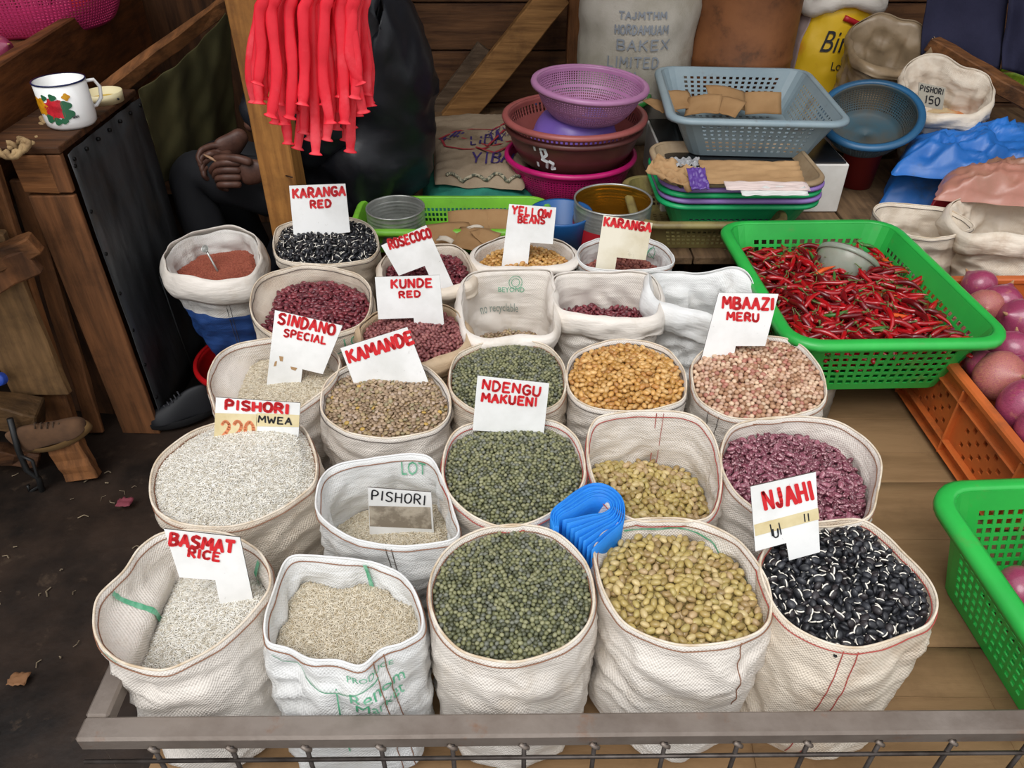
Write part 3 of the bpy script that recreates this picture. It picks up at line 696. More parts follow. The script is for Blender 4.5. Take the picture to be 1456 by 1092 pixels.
def stuff_points(name, label, cat, src, bedV, bedF, pts, rots, scls, cols, bedmat, group=None, bed=True):
    me = bpy.data.meshes.new(name); nb = len(bedV); me.from_pydata([tuple(v) for v in bedV]+[tuple(p) for p in pts], [], bedF)
    if bedmat: me.materials.append(bedmat)
    if bedF: me.polygons.foreach_set('use_smooth', [True]*len(bedF))
    n = len(pts); N = nb+n
    a = me.attributes.new('pt', 'BOOLEAN', 'POINT'); a.data.foreach_set('value', np.r_[np.zeros(nb, bool), np.ones(n, bool)])
    a = me.attributes.new('rot', 'FLOAT_VECTOR', 'POINT'); a.data.foreach_set('vector', np.vstack([np.zeros((nb, 3)), rots]).astype(np.float32).ravel())
    a = me.attributes.new('scl', 'FLOAT', 'POINT'); a.data.foreach_set('value', np.r_[np.ones(nb), scls].astype(np.float32))
    a = me.attributes.new('bcol', 'FLOAT_COLOR', 'POINT'); a.data.foreach_set('color', np.vstack([np.ones((nb, 4)), cols]).astype(np.float32).ravel())
    o = bpy.data.objects.new(name, me); COL.objects.link(o); gn_instances(o, src, bed); tag(o, label, cat, group, 'stuff'); return o
def hexpack(w, h, s, jit=.42, it=5):
    nx = int(w/s)+3; ny = int(h/(s*.866))+3; X, Y = np.meshgrid(np.arange(nx), np.arange(ny)); X = X*s+(Y % 2)*s/2; Y = Y*s*.866
    P = np.stack([X, Y], -1).astype(float); P += rng.uniform(-jit*s, jit*s, P.shape)
    nb = [(0, 1), (0, -1), (1, 0), (-1, 0), (1, 1), (-1, 1), (1, -1), (-1, -1), (0, 2), (0, -2)]
    for _ in range(it):
        D = np.zeros_like(P)
        for a, b in nb:
            Q = np.roll(P, (a, b), (0, 1)); d = P-Q; r = np.linalg.norm(d, axis=-1, keepdims=True)+1e-9; ov = np.clip(s*.93-r, 0, s)*(r < 3*s); D += d/r*ov*.25
        P += D
    return P.reshape(-1, 2)-np.array([w/2+s, h/2+s])
def fill(S, kd, label, name, drop=.01, tilt=(0, 0), dome=.01, cat='beans', peak=(0, 0), lump=.006, dens=1.0, layers=2, group=None, sz=1.0):
    k = K[kd]; a, b, c = [x*sz for x in k['d']]; G = S.I; ni = len(G)-1
    def lev(x, y): return S.z-drop+tilt[0]*(x-S.c.x)+tilt[1]*(y-S.c.y)
    bd = []
    for i in range(NS):
        best = G[ni][i]
        for j in range(ni):
            p, q = G[j][i], G[j+1][i]; l = lev(q.x, q.y)
            if q.z <= l: 
                w = (p.z-l)/max(1e-6, p.z-q.z); best = p.lerp(q, min(max(w, 0), 1)); break
        bd.append(best)
    bx = np.array([p.x for p in bd]); by = np.array([p.y for p in bd]); cx, cy = bx.mean(), by.mean()
    ph = np.arctan2(by-cy, bx-cx); rr = np.hypot(bx-cx, by-cy); o = np.argsort(ph); ph = ph[o]; rr = rr[o]
    ph = np.r_[ph-2*PI, ph, ph+2*PI]; rr = np.r_[rr, rr, rr]
    def rho(x, y): return np.hypot(x-cx, y-cy)/np.interp(np.arctan2(y-cy, x-cx), ph, rr)
    def hz(x, y):
        r = rho(x, y); z0 = S.z-drop+tilt[0]*(x-S.c.x)+tilt[1]*(y-S.c.y)
        d = np.hypot(x-cx-peak[0], y-cy-peak[1])/S.rad
        lu = np.array([mn.noise((float(u)*14, float(v)*14, S.c.x*9)) for u, v in zip(np.atleast_1d(x), np.atleast_1d(y))])
        return z0+dome*np.clip(1-d**2*.95, -1, 1)*np.clip((1-r)*6, 0, 1)+lump*lu*np.clip((1-r)*5, .2, 1)
    # bed
    nr, nth = 22, 72; bv = []; bf = []
    th = np.linspace(-PI, PI, nth, endpoint=False); R1 = np.interp(th, ph, rr)
    xs, ys = [], []
    for j in range(nr):
        s = 1.0*(1-j/nr)*1.0; xs.append(cx+R1*s*np.cos(th)); ys.append(cy+R1*s*np.sin(th))
    xs.append(np.array([cx])); ys.append(np.array([cy])); X = np.concatenate(xs); Y = np.concatenate(ys); Z = hz(X, Y)-c*(.95 if layers > 1 else .35)
    bv = list(zip(X, Y, Z))
    for j in range(nr-1):
        for i in range(nth): bf.append((j*nth+i, j*nth+(i+1) % nth, (j+1)*nth+(i+1) % nth, (j+1)*nth+i))
    for i in range(nth): bf.append(((nr-1)*nth+i, (nr-1)*nth+(i+1) % nth, nr*nth))
    s = (math.sqrt(a*b) if a < 2.5*b else (a*b)**.5*.80)*.97/math.sqrt(dens); W = 2*rr.max()+.01
    P3 = []; rt = []
    for L in range(layers):
        p = hexpack(W, W, s*(1.0 if L == 0 else 1.0)); x = p[:, 0]+cx; y = p[:, 1]+cy; keep = rho(x, y) < 1-(a*.30)/rr.mean(); x = x[keep]; y = y[keep]
        z = hz(x, y)+(.12*c if L == 0 else -.60*c)+rng.uniform(-.22, .22, len(x))*c; P3.append(np.stack([x, y, z], 1))
        tl = k['tilt']; rt.append(np.stack([rng.normal(0, tl, len(x))+(rng.uniform(-.8, .8, len(x)) if kd == 'black_bean' else 0), rng.normal(0, tl*.8, len(x)), rng.uniform(0, 2*PI, len(x))], 1))
    P3 = np.vstack(P3); rt = np.vstack(rt); n = len(P3)
    cols = np.array(k['cols'])[rng.integers(0, len(k['cols']), n)]; 
    if kd == 'lentil': cols = np.array(k['cols'])[rng.choice(8, n, p=[.19, .18, .16, .13, .13, .1, .09, .02])]
    cols[:, :3] *= rng.uniform(.85, 1.12, (n, 1)); scl = rng.uniform(.86, 1.1, n)*sz
    return stuff_points(name, label, cat, k['o'], bv, bf, P3, rt, scl, cols, k['bed'], group)

G = 'green'
A_ = sack('white sack of basmati rice at the front left corner of the cart', [(132, 880), (140, 848), (175, 812), (200, 778), (235, 757), (290, 753), (340, 765), (375, 790), (386, 832), (360, 872), (310, 918), (250, 950), (210, 953), (165, 940), (138, 912)], bc=(.02, -.02), seed=1, br=.12, depth=.2, fold=.011, bz=.29)
fill(A_, 'rice_grain', 'long white basmati rice in the front left sack', 'basmati_rice', drop=.088, tilt=(.20, .05), dome=.02, cat='rice', peak=(.03, .03))
B_ = sack('white sack with green print of cream rice, second in the front row', [(374, 885), (388, 840), (412, 794), (470, 797), (530, 796), (570, 815), (597, 855), (601, 895), (575, 915), (545, 925), (515, 950), (480, 943), (445, 941), (410, 922), (380, 912)], bc=(0, -.025), seed=2, br=.118, m=S_PALE, thread='brown', fold=.011, depth=.2, wav=.012)
fill(B_, 'rice_grain_cream', 'cream coloured rice in the second front sack', 'cream_rice', drop=.052, tilt=(0, .0), dome=.012, cat='rice')
C_ = sack('round white sack of small green mung beans in the middle of the front row', [(609, 845), (620, 800), (660, 762), (727, 745), (790, 757), (832, 797), (846, 845), (836, 890), (795, 926), (727, 943), (660, 930), (622, 893)], bc=(0, -.028), seed=3, br=.118)
fill(C_, 'mung_bean', 'small green mung beans in the middle front sack', 'mung_beans', drop=.012, dome=.014)
D_ = sack('white sack of yellow-green beans right of the front mung bean sack', [(845, 775), (876, 744), (940, 736), (1000, 743), (1050, 768), (1085, 812), (1098, 850), (1092, 888), (1060, 909), (1000, 920), (940, 914), (890, 890), (862, 852), (848, 812)], bc=(0, -.028), seed=4, br=.125, fold=.011)
fill(D_, 'yellow_green_bean', 'glossy yellow-green beans in the front sack beside the green mung beans', 'yellow_green_beans', drop=.03, tilt=(-.02, -.03), dome=.018)
E_ = sack('white sack of black beans under the sign reading NJAHI', [(1080, 795), (1108, 757), (1165, 742), (1232, 741), (1290, 790), (1325, 830), (1334, 862), (1320, 890), (1280, 907), (1220, 923), (1160, 910), (1115, 882), (1088, 840)], bc=(-.02, -.025), seed=5, br=.122, m=S_CREAM, thread='red')
fill(E_, 'black_bean', 'black beans with white eyes in the front right sack', 'black_beans', drop=.014, dome=.024, tilt=(0, .02))
F_ = sack('large cream sack heaped with white rice under the sign reading PISHORI', [(212, 690), (222, 655), (260, 622), (310, 600), (370, 597), (425, 603), (448, 640), (450, 680), (430, 705), (390, 730), (340, 748), (290, 751), (245, 742), (218, 722)], bc=(.012, .02), seed=6, m=S_CREAM, br=.13)
fill(F_, 'rice_grain', 'heaped white rice in the large cream sack', 'white_rice', drop=.010, dome=.038, cat='rice', peak=(.02, .02))
G_ = sack('half-empty pale sack of rice with a small sign standing inside', [(448, 722), (455, 682), (478, 662), (540, 650), (605, 647), (628, 676), (645, 725), (652, 762), (615, 775), (560, 778), (505, 768), (468, 748)], bc=(0, .015), seed=7, m=S_PALE, depth=.26, fold=.011)
fill(G_, 'rice_grain_cream', 'low heap of rice deep in the half-empty pale sack', 'pale_rice', drop=.125, dome=.02, tilt=(.06, 0), cat='rice')
H_ = sack('white sack of green mung beans under the sign reading NDENGU MAKUENI', [(628, 665), (642, 618), (680, 600), (735, 594), (790, 600), (822, 625), (833, 668), (822, 702), (790, 727), (735, 750), (680, 740), (640, 707)], bc=(0, .012), seed=8, thread='red')
fill(H_, 'mung_bean', 'green mung beans in the sack with the NDENGU MAKUENI sign', 'mung_beans', drop=.018, dome=.018)
I_ = sack('tall-rimmed white sack nearly emptied of yellow-green beans', [(834, 640), (840, 604, .59), (862, 589, .60), (930, 584, .605), (985, 590, .60), (1012, 615, .59), (1026, 660), (1024, 708), (1005, 738), (950, 743), (900, 740), (868, 718), (845, 688)], bc=(0, .01), seed=9, depth=.25, thread='red')
fill(I_, 'yellow_green_bean', 'shallow layer of yellow-green beans deep in the tall-rimmed sack', 'yellow_green_beans', drop=.095, tilt=(-.12, -.05), dome=.015)
J_ = sack('wide white sack of mottled maroon beans behind the NJAHI sign', [(1024, 645), (1036, 612), (1070, 597), (1140, 592), (1200, 603), (1240, 633), (1254, 660), (1249, 700), (1235, 737), (1180, 750), (1110, 745), (1056, 712), (1030, 678)], bc=(-.01, .01), seed=10, br=.13)
fill(J_, 'mottled_bean', 'mottled maroon and pink beans in the wide white sack', 'mottled_beans', drop=.040, dome=.02, tilt=(-.1, 0))
K_ = sack('white sack of thin grain rice under the sign reading SINDANO SPECIAL', [(295, 535), (312, 503), (348, 486), (410, 480), (460, 489), (484, 512), (472, 545), (436, 575), (400, 592), (350, 600), (314, 594), (300, 568)], bc=(.01, .015), seed=11, depth=.22)
fill(K_, 'rice_grain_cream', 'thin grained rice in the sack with the SINDANO SPECIAL sign', 'sindano_rice', drop=.05, dome=.01, tilt=(.06, 0), cat='rice')
L_ = sack('white sack of brown lentils under the sign reading KAMANDE', [(455, 575), (465, 540), (500, 518), (550, 511), (600, 518), (632, 545), (642, 575), (634, 600), (606, 616), (550, 624), (498, 617), (465, 598)], bc=(0, .012), seed=12, thread='grey')
fill(L_, 'lentil', 'flat brown lentils in the sack with the KAMANDE sign', 'lentils', drop=.018, dome=.016, cat='lentils')
M_ = sack('white sack of green mung beans behind the NDENGU MAKUENI sign', [(638, 535), (650, 505), (690, 487), (730, 482), (775, 490), (800, 515), (806, 545), (795, 573), (762, 587), (720, 591), (675, 584), (644, 562)], bc=(0, .01), seed=13, m=S_CREAM)
fill(M_, 'mung_bean', 'green mung beans in the sack behind the NDENGU MAKUENI sign', 'mung_beans', drop=.012, dome=.024)
N_ = sack('white sack of golden beans beside the second mung bean sack', [(805, 530), (815, 505), (850, 488), (890, 483), (940, 492), (970, 520), (977, 550), (968, 572), (930, 583), (885, 586), (840, 580), (811, 560)], bc=(0, .01), seed=14, thread='grey')
fill(N_, 'golden_bean', 'golden brown beans filling their white sack', 'golden_beans', drop=.012, dome=.024)
O_ = sack('white sack of pinkish pigeon peas under the sign reading MBAAZI MERU', [(984, 545), (986, 512), (1020, 487), (1080, 478), (1130, 486), (1165, 520), (1176, 556), (1166, 578), (1130, 591), (1080, 598), (1030, 592), (996, 572)], bc=(0, .01), seed=15)
fill(O_, 'pigeon_pea', 'round pinkish pigeon peas in the MBAAZI MERU sack', 'pigeon_peas', drop=.010, dome=.014, cat='peas')
P_ = sack('cream sack of dark red beans below the black bean sack at the back left', [(355, 428), (368, 397), (410, 381), (450, 377), (500, 387), (525, 405), (528, 432), (519, 456), (485, 474), (440, 482), (392, 478), (362, 457)], bc=(0, .01), seed=16, m=S_CREAM, thread='grey')
fill(P_, 'red_bean', 'dark red beans in the cream sack behind the SINDANO SPECIAL sign', 'red_beans', drop=.045, dome=.02)
Q_ = sack('tan sack of brownish red cowpeas under the sign reading KUNDE RED', [(512, 480), (515, 462), (540, 445), (590, 432), (640, 438), (664, 472), (652, 498), (600, 518), (552, 514), (520, 500)], bc=(0, .01), seed=17, m=S_TAN, cuff=.05, br=.10)
fill(Q_, 'brown_cowpea', 'brownish red cowpeas in the tan sack with the KUNDE RED sign', 'cowpeas', drop=.014, dome=.018)
R_ = sack('square-mouthed empty-looking white sack with green recycling print inside', [(656, 432), (664, 395), (700, 386), (770, 385), (784, 394), (788, 440), (784, 476), (735, 480), (690, 484), (664, 470)], bc=(0, .01), seed=18, depth=.25, br=.10, cuff=.04, z=.585)
fill(R_, 'lentil', 'thin layer of pale lentils at the bottom of the square-mouthed sack', 'lentils', drop=.165, dome=.004, cat='lentils')
Sx = sack('slack white sack with a few red beans between the square-mouthed and crumpled sacks', [(787, 415), (797, 391), (860, 389), (920, 391), (938, 415), (938, 440), (925, 452), (870, 454), (820, 448), (793, 440)], bc=(0, -.01), seed=19, depth=.24, br=.11, cuff=.05, z=.585)
fill(Sx, 'red_bean', 'few red beans deep in the slack white sack', 'red_beans', drop=.10, dome=.004, tilt=(0, .1))
T_ = sack('crumpled empty white sack behind the MBAAZI MERU sign', [(921, 402), (935, 386), (985, 385), (1040, 388), (1072, 402), (1083, 440), (1055, 462), (1005, 452), (960, 440), (928, 425)], bc=(0, -.005), seed=20, depth=.26, br=.10, cuff=.07, fold=.016, infold=.012, m=S_PALE, z=.585, wav=.03)
U_ = sack('cream sack of black beans under the sign reading KARANGA RED', [(388, 342), (400, 320), (450, 311), (500, 310), (530, 324), (539, 350), (525, 368), (480, 376), (430, 376), (395, 367)], br=.10, bc=(0, .03), seed=21, m=S_CREAM, thread='grey')
fill(U_, 'black_bean', 'black and white beans in the farthest left sack', 'black_beans', drop=.010, dome=.026, sz=1.05)
V_ = sack('white sack of red beans under the sign reading ROSECOCO', [(542, 378), (558, 360), (610, 351), (650, 352), (669, 375), (670, 398), (640, 410), (590, 414), (550, 403)], bc=(0, .03), seed=22, m=S_CREAM, cuff=.04, br=.10)
fill(V_, 'red_bean', 'red beans behind the ROSECOCO sign', 'red_beans', drop=.025, dome=.012)
W_ = sack('white sack of golden beans under the sign reading YELLOW BEANS', [(673, 366), (688, 350), (722, 338), (780, 340), (812, 354), (815, 370), (798, 379), (740, 382), (688, 380)], bc=(0, .035), seed=23, cuff=.02, br=.085)
fill(W_, 'golden_bean', 'golden beans behind the YELLOW BEANS sign', 'golden_beans', drop=.03, dome=.016)
X_ = sack('white sack with green lettering under the sign reading KARANGA', [(820, 366), (834, 345), (890, 335), (932, 343), (955, 360), (955, 377), (905, 385), (842, 382)], bc=(0, .035), seed=24, br=.085, m=S_PALE)
fill(X_, 'groundnut', 'reddish groundnuts in the sack with the KARANGA sign', 'groundnuts', drop=.065, dome=.01, cat='nuts')
# seams and print
seam(E_, idx_at(E_, 1190), col='red', twin=3); seam(D_, idx_at(D_, 1065), t1=.5, col='brown'); seam(G_, idx_at(G_, 555), col='grey', twin=1.5); seam(B_, idx_at(B_, 535), col='brown', twin=3)
seam(I_, idx_at(I_, 1030), col='red'); seam(O_, idx_at(O_, 1005), col='grey', twin=3)
GP = THREAD['green']; GY = mat('grey_print', '#9aa39a', .7)
print_on(B_, 'Renom', 490, .16, .09, .022, GP); print_on(B_, 'Market', 495, .26, .08, .02, GP); print_on(B_, 'PRODUCE', 488, .07, .075, .010, GP)
def stripe(S, px, inner, pts, w, name='green_stripe', m=None):
    i0 = idx_at(S, px, inner); f = wrap(S, i0, 0, inner); vs = []; fs = []
    P = [f(a, b) for a, b in smooth_line(pts, 6)]
    for k, (p, n) in enumerate(P):
        d = (P[min(k+1, len(P)-1)][0]-P[max(k-1, 0)][0]).normalized(); s = n.cross(d).normalized()*w*random.uniform(.7, 1.2); vs += [p+s+n*.0006, p-s+n*.0006]
    for k in range(len(P)-1): fs.append((2*k, 2*k+2, 2*k+3, 2*k+1))
    return mesh_obj(name, vs, fs, m or GP, S.o)
stripe(A_, 165, False, [(-.03, .0), (-.0, .0), (.0, .0)], .001)
stripe(A_, 150, True, [(.0, .01), (.01, .05), (.02, .09), (.03, .12)], .004); stripe(A_, 372, True, [(0, .01), (-.006, .04), (-.002, .06)], .005)
stripe(B_, 520, True, [(0, .002), (.004, .02), (.010, .045)], .004); stripe(B_, 385, False, [(0, .02), (.04, .035), (.09, .055), (.14, .045), (.17, .035)], .0013)
stripe(B_, 470, False, [(0, .05), (.0, .12), (.002, .2)], .0012)
stripe(D_, 880, True, [(0, .012), (.05, .016), (.10, .012), (.15, .018), (.19, .04)], .0018); stripe(D_, 1080, True, [(0, .03), (.012, .05), (-.0, .07)], .0014)
print_on(G_, 'LOT', 570, .04, .05, .03, GP, inner=True)
print_on(P_, 'LOT.', 485, .05, .07, .026, GP); stripe(P_, 470, False, [(0, .05), (.05, .045), (.1, .04)], .0012)
print_on(R_, 'no recyclable', 675, .34, .115, .026, GY, inner=True, bold=.01); print_on(R_, 'BEYOND', 705, .16, .075, .014, GP, inner=True)
for rr_ in (.018, .011): stripe(R_, 735, True, [(rr_*math.cos(a), .03+rr_*math.sin(a)) for a in [k*2*PI/12 for k in range(13)]], .0009)
stripe(X_, 935, True, [(.012*math.cos(a)-.0, .03+.015*math.sin(a)) for a in [k*2*PI/12 for k in range(13)]], .0012); stripe(X_, 935, True, [(0, .01), (-.01, .03), (.01, .05)], .0012)
stripe(I_, 945, True, [(0, .0), (.001, .1), (0, .17)], .0007, 'seam_thread', THREAD['red']); stripe(I_, 932, True, [(0, .0), (.001, .1), (0, .17)], .0007, 'seam_thread', THREAD['red'])
tube('burn_mark', [E_.P[2][idx_at(E_, 1191)]+Vector((0, -.002, 0)), E_.P[2][idx_at(E_, 1194)]+Vector((0, -.002, .001))], .003, mat('black_knot', '#151515', .8), E_.o, 6)

# ---------------------------------------------------------------- hand-painted price boards
PAINT = mat('white_enamel', '#f1f1ef', .28, col2='#dcdcd8', nscale=6, stain='#9a958c', stscale=70, strange=(.66, .74), spec=.5)
PAINT_OLD = mat('cream_board', '#e6dfcc', .5, col2='#cfc4a8', nscale=6, stain='#8f8468', stscale=40, strange=(.62, .74), spec=.3)
BOARD_SIDE = mat('board_edge', '#55504a', .7)
RED = mat('red_marker', '#d01e26', .45); BLACKM = mat('black_marker', '#1c1c22', .6); ORANGEM = mat('orange_marker', '#e08a5e', .6); TAPE = mat('masking_tape', '#e2d3a8', .6, col2='#cdb987', nscale=12)
def board(name, label, poly, base, zb, lean, texts, m=PAINT, th=.0025, patches=(), sw=0, group='hand-painted price boards', cat='sign', marks=()):
    p0 = atz(base[0], base[1], zb); n = Vector((math.sin(sw)*math.cos(lean), -math.cos(lean)*math.cos(sw), math.sin(lean))).normalized()
    F = [onplane(x, y, p0, n) for x, y in poly]; Bk = [p-n*th for p in F]; k = len(F)
    fs = [tuple(range(k))[::-1], tuple(range(k, 2*k))]+[(i, (i+1) % k, k+(i+1) % k, k+i) for i in range(k)]
    bm = bmesh.new(); vv = [bm.verts.new(p) for p in F+Bk]
    fa = bm.faces.new(vv[:k]); fb = bm.faces.new(vv[k:][::-1])
    for i in range(k): bm.faces.new((vv[i], vv[k+i], vv[k+(i+1) % k], vv[(i+1) % k])).material_index = 1
    bm.normal_update(); bmesh.ops.triangulate(bm, faces=[fa, fb])
    bmesh.ops.recalc_face_normals(bm, faces=bm.faces); o = bm_obj(name, bm, None, None, False, [m, BOARD_SIDE]); tag(o, label, cat, group)
    def quad(a, b, c, d, mm, nm, lift):
        q = [onplane(x, y, p0, n)+n*lift for x, y in (a, b, c, d)]; mesh_obj(nm, q, [(0, 1, 2, 3)], mm, o)
    for (a, b, c, d, mm) in patches: quad(a, b, c, d, mm, 'tape_strip', .0006)
    by = {}
    for (t, tl, tr, hp, hw, mm) in texts:
        ux, uy = tr[0]-tl[0], tr[1]-tl[1]; L = math.hypot(ux, uy); hp = hp*.76; vx, vy = -uy/L*hp, ux/L*hp
        def mp(u, v, tl=tl, ux=ux, uy=uy, vx=vx, vy=vy): return onplane(tl[0]+ux*u+vx*v, tl[1]+uy*u+vy*v, p0, n)
        dpt = (onplane(tl[0]+1, tl[1], p0, n)-onplane(tl[0], tl[1], p0, n)).length
        by.setdefault(mm.name, (mm, []))[1].append((t, mp, n, hw*dpt*.90))
    for mm, jobs in by.values(): write('lettering', jobs, mm, o, lift=.0009)
    return o
board('price_board', 'white board painted KARANGA RED in the farthest left sack', [(411, 264), (491, 261), (498, 330), (418, 340)], (458, 330), .60, .30,
      [('KARANGA', (416, 269), (490, 265), 16, 2.0, RED), ('RED', (441, 286), (470, 284), 13, 1.8, RED)])
board('price_board', 'tilted white board painted ROSECOCO', [(542, 349), (606, 320), (648, 413), (622, 420), (604, 378), (567, 392)], (630, 412), .56, .30,
      [('ROSECOCO', (551, 342), (610, 324), 17, 1.9, RED)])
board('price_board', 'white board painted YELLOW BEANS', [(724, 290), (791, 295), (786, 347), (754, 345), (750, 382), (713, 381)], (732, 374), .57, .30,
      [('YELLOW', (729, 293), (784, 299), 14, 1.7, RED), ('BEANS', (737, 307), (775, 309), 12, 1.5, RED)])
board('price_board', 'cream board painted KARANGA without a second line', [(858, 306), (928, 317), (918, 370), (877, 366), (873, 394), (845, 392)], (858, 386), .55, .30,
      [('KARANGA', (860, 309), (926, 318), 15, 2.1, RED)], m=PAINT_OLD)
board('price_board', 'white board painted KUNDE RED', [(533, 394), (625, 391), (632, 468), (590, 468), (588, 452), (538, 454)], (610, 460), .585, .28,
      [('KUNDE', (556, 398), (614, 396), 15, 1.8, RED), ('RED', (567, 415), (597, 413), 11, 1.6, RED)])
board('price_board', 'tilted white board painted SINDANO SPECIAL', [(391, 441), (487, 463), (459, 532), (430, 525), (427, 552), (379, 548)], (403, 543), .545, .30,
      [('SINDANO', (398, 445), (478, 462), 19, 2.2, RED), ('SPECIAL', (405, 468), (465, 479), 13, 1.6, RED)],
      patches=[((391, 514), (394, 513), (393, 520), (389, 521), mat('rust_chip', '#a8865e', .8)), ((397, 506), (403, 507), (402, 514), (398, 513), mat('rust_chip', '#a8865e', .8)), ((413, 521), (423, 523), (420, 527), (414, 525), mat('rust_chip', '#a8865e', .8))])
board('price_board', 'tilted white board painted KAMANDE', [(484, 495), (579, 465), (610, 545), (508, 558)], (555, 542), .575, .30,
      [('KAMANDE', (492, 500), (584, 471), 22, 2.8, RED)])
board('price_board', 'board painted PISHORI MWEA over an orange 220 on tape', [(307, 565), (427, 573), (423, 645), (303, 660)], (362, 640), .565, .24,
      [('PISHORI', (321, 569), (411, 575), 16, 2.6, RED), ('MWEA', (368, 591), (415, 594), 12, 1.3, BLACKM), ('220', (315, 598), (362, 600), 34, 2.6, ORANGEM)],
      patches=[((306, 587), (366, 589), (364, 650), (303, 655), TAPE), ((365, 587), (426, 590), (425, 607), (364, 606), TAPE)])
board('price_board', 'large white board painted BASMAT RICE', [(233, 752), (341, 764), (362, 862), (313, 860), (306, 825), (255, 821)], (338, 850), .535, .28,
      [('BASMAT', (243, 758), (334, 770), 21, 3.0, RED), ('RICE', (269, 779), (314, 786), 15, 2.2, RED)])
board('price_board', 'small worn board lettered PISHORI in black inside the half-empty sack', [(523, 693), (613, 700), (618, 770), (526, 766)], (570, 760), .47, .12,
      [('PISHORI', (529, 697), (606, 704), 17, 1.2, BLACKM)], patches=[((525, 719), (612, 721), (614, 752), (526, 748), mat('worn_paper', '#b5aa98', .8, col2='#857a6a', nscale=18, nmix=(.45, .55)))])
board('price_board', 'white board painted NDENGU MAKUENI', [(679, 534), (781, 545), (773, 618), (672, 612)], (724, 606), .585, .26,
      [('NDENGU', (687, 540), (769, 550), 17, 2.0, RED), ('MAKUENI', (686, 559), (764, 566), 15, 2.0, RED)])
board('price_board', 'white board painted MBAAZI MERU', [(1022, 416), (1107, 418), (1088, 492), (1046, 492), (1042, 515), (996, 515)], (1020, 506), .58, .28,
      [('MBAAZI', (1028, 422), (1100, 425), 20, 2.4, RED), ('MERU', (1034, 444), (1079, 446), 14, 2.0, RED)])
board('price_board', 'white board painted NJAHI with a strip of old tape', [(1067, 692), (1160, 671), (1166, 785), (1122, 797), (1118, 772), (1074, 784)], (1143, 785), .60, .28,
      [('NJAHI', (1083, 699), (1152, 684), 34, 3.0, RED), ('||', (1092, 746), (1110, 742), 22, 1.1, BLACKM), ('||', (1142, 731), (1150, 730), 14, 1.1, BLACKM), ('U', (1098, 752), (1106, 751), 16, 1.2, BLACKM)],
      patches=[((1072, 746), (1163, 722), (1165, 738), (1074, 762), TAPE)])

# ---------------------------------------------------------------- plastics
GRN = mat('green_plastic', '#2fb54a', .35, col2='#2aa343', nscale=5, stain='#6d8a4a', stscale=9, strange=(.58, .8), spec=.5)
def px_depth(p): return CP*p.y+SP*(CAMH-p.z)
# chilli basket
CB = rect_basket('green_basket', 'large green plastic basket of red chillies resting on a tin', 'basket', (.868, 1.755, .405), (.235, .315), (.18, .262), .175, GRN, ncell=88, rows=6, top_solid=.22, bot_solid=.1, flange=.026, lip=.016, r=.06)
CB.rotation_euler = (math.radians(-1.5), 0, math.radians(1.5))
TINM = mat('tin_metal', '#bcbdb8', .32, metal=.55, col2='#969892', nscale=9, stain='#5e5a52', stscale=12, strange=(.6, .75))
def can(name, label, loc, r, h, m, inner, wraps=None, group=None, ribs=True):
    R = empty(name, loc); tag(R, label, 'tin', group); prof = []
    k = 26
    for i in range(k+1):
        t = i/k; rr = r+(.0016*math.cos(t*h/.011*2*PI) if ribs and .12 < t < .88 else 0); prof.append((rr, h*t))
    lathe('can_body', [(0.001, 0), (r, .0)]+prof, m, R, 48)
    lathe('can_lining', [(r-.0015, h)]+[(rr-.0022, z) for rr, z in prof[::-1]]+[(.001, .003)], inner, R, 48)
    lathe('can_lip', [(r-.003, h-.001), (r-.003, h+.003), (r+.002, h+.003), (r+.0025, h-.001), (r+.001, h-.003)], TINM, R, 48)
    if wraps: lathe('can_label', [(r+.0022, wraps[0]), (r+.0024, wraps[1])], wraps[2], R, 48)
    return R
can('food_tin', 'plain ribbed steel tin holding up the green chilli basket', (.75, 1.56, .284), .068, .118, TINM, TINM)
can('food_tin', 'second tin under the far side of the chilli basket', (.98, 1.92, .284), .06, .118, TINM, TINM)
t0 = atz(561, 300, .565); can('steel_measure_tin', 'open empty ribbed steel tin beside the KARANGA RED sign', (t0.x, t0.y+.02, .475), .088, .092, TINM, TINM)
t1 = atz(873, 300, .565); can('large_paint_tin', 'large open tin with a golden lining and red label', (t1.x, t1.y+.04, .455), .118, .13, TINM, mat('gold_lacquer', '#b98a2c', .25, metal=.8, col2='#8a6420', nscale=4), (.0, .065, mat('red_label', '#b3202c', .5)))
# chillies
CH = mat('red_chilli', '#b3121a', .22, col2='#8a0e14', nscale=14, spec=.6, coat=.3); CH2 = mat('dark_chilli', '#7c0f16', .25, col2='#5a0a10', nscale=14, spec=.6); CST = mat('chilli_stalk', '#56662f', .6, col2='#6e7444', nscale=30); CHG = mat('green_chilli', '#3c6e2c', .3); CHO = mat('orange_chilli', '#d8561e', .3)
def chilli_mesh(L, r, bend, m, seed):
    rr = random.Random(seed); q = []; tp = []
    for i in range(10): t = i/9; q.append((L*(t-.5), bend*math.sin(t*PI)*L, .004*math.sin(t*5+seed))); tp.append([.55, .9, 1, 1, .95, .88, .76, .6, .38, .08][i]*rr.uniform(.93, 1.07))
    v, f = tube_geo(q, r, 7, False, tp); me = bpy.data.meshes.new('chilli'); me.from_pydata([tuple(x) for x in v], [], f); me.materials.append(m); me.polygons.foreach_set('use_smooth', [True]*len(f)); return me
def stalk_mesh(L, seed):
    q = [(-L*.5+.002, 0, 0), (-L*.5-.006, .001, .001), (-L*.5-.018, .003, .004), (-L*.5-.026, .008*(-1)**seed, .004)]; v, f = tube_geo(q, .0017, 5, False, [2.6, 1.0, .7, .6]); me = bpy.data.meshes.new('stalk'); me.from_pydata([tuple(x) for x in v], [], f); me.materials.append(CST); return me
CV = []
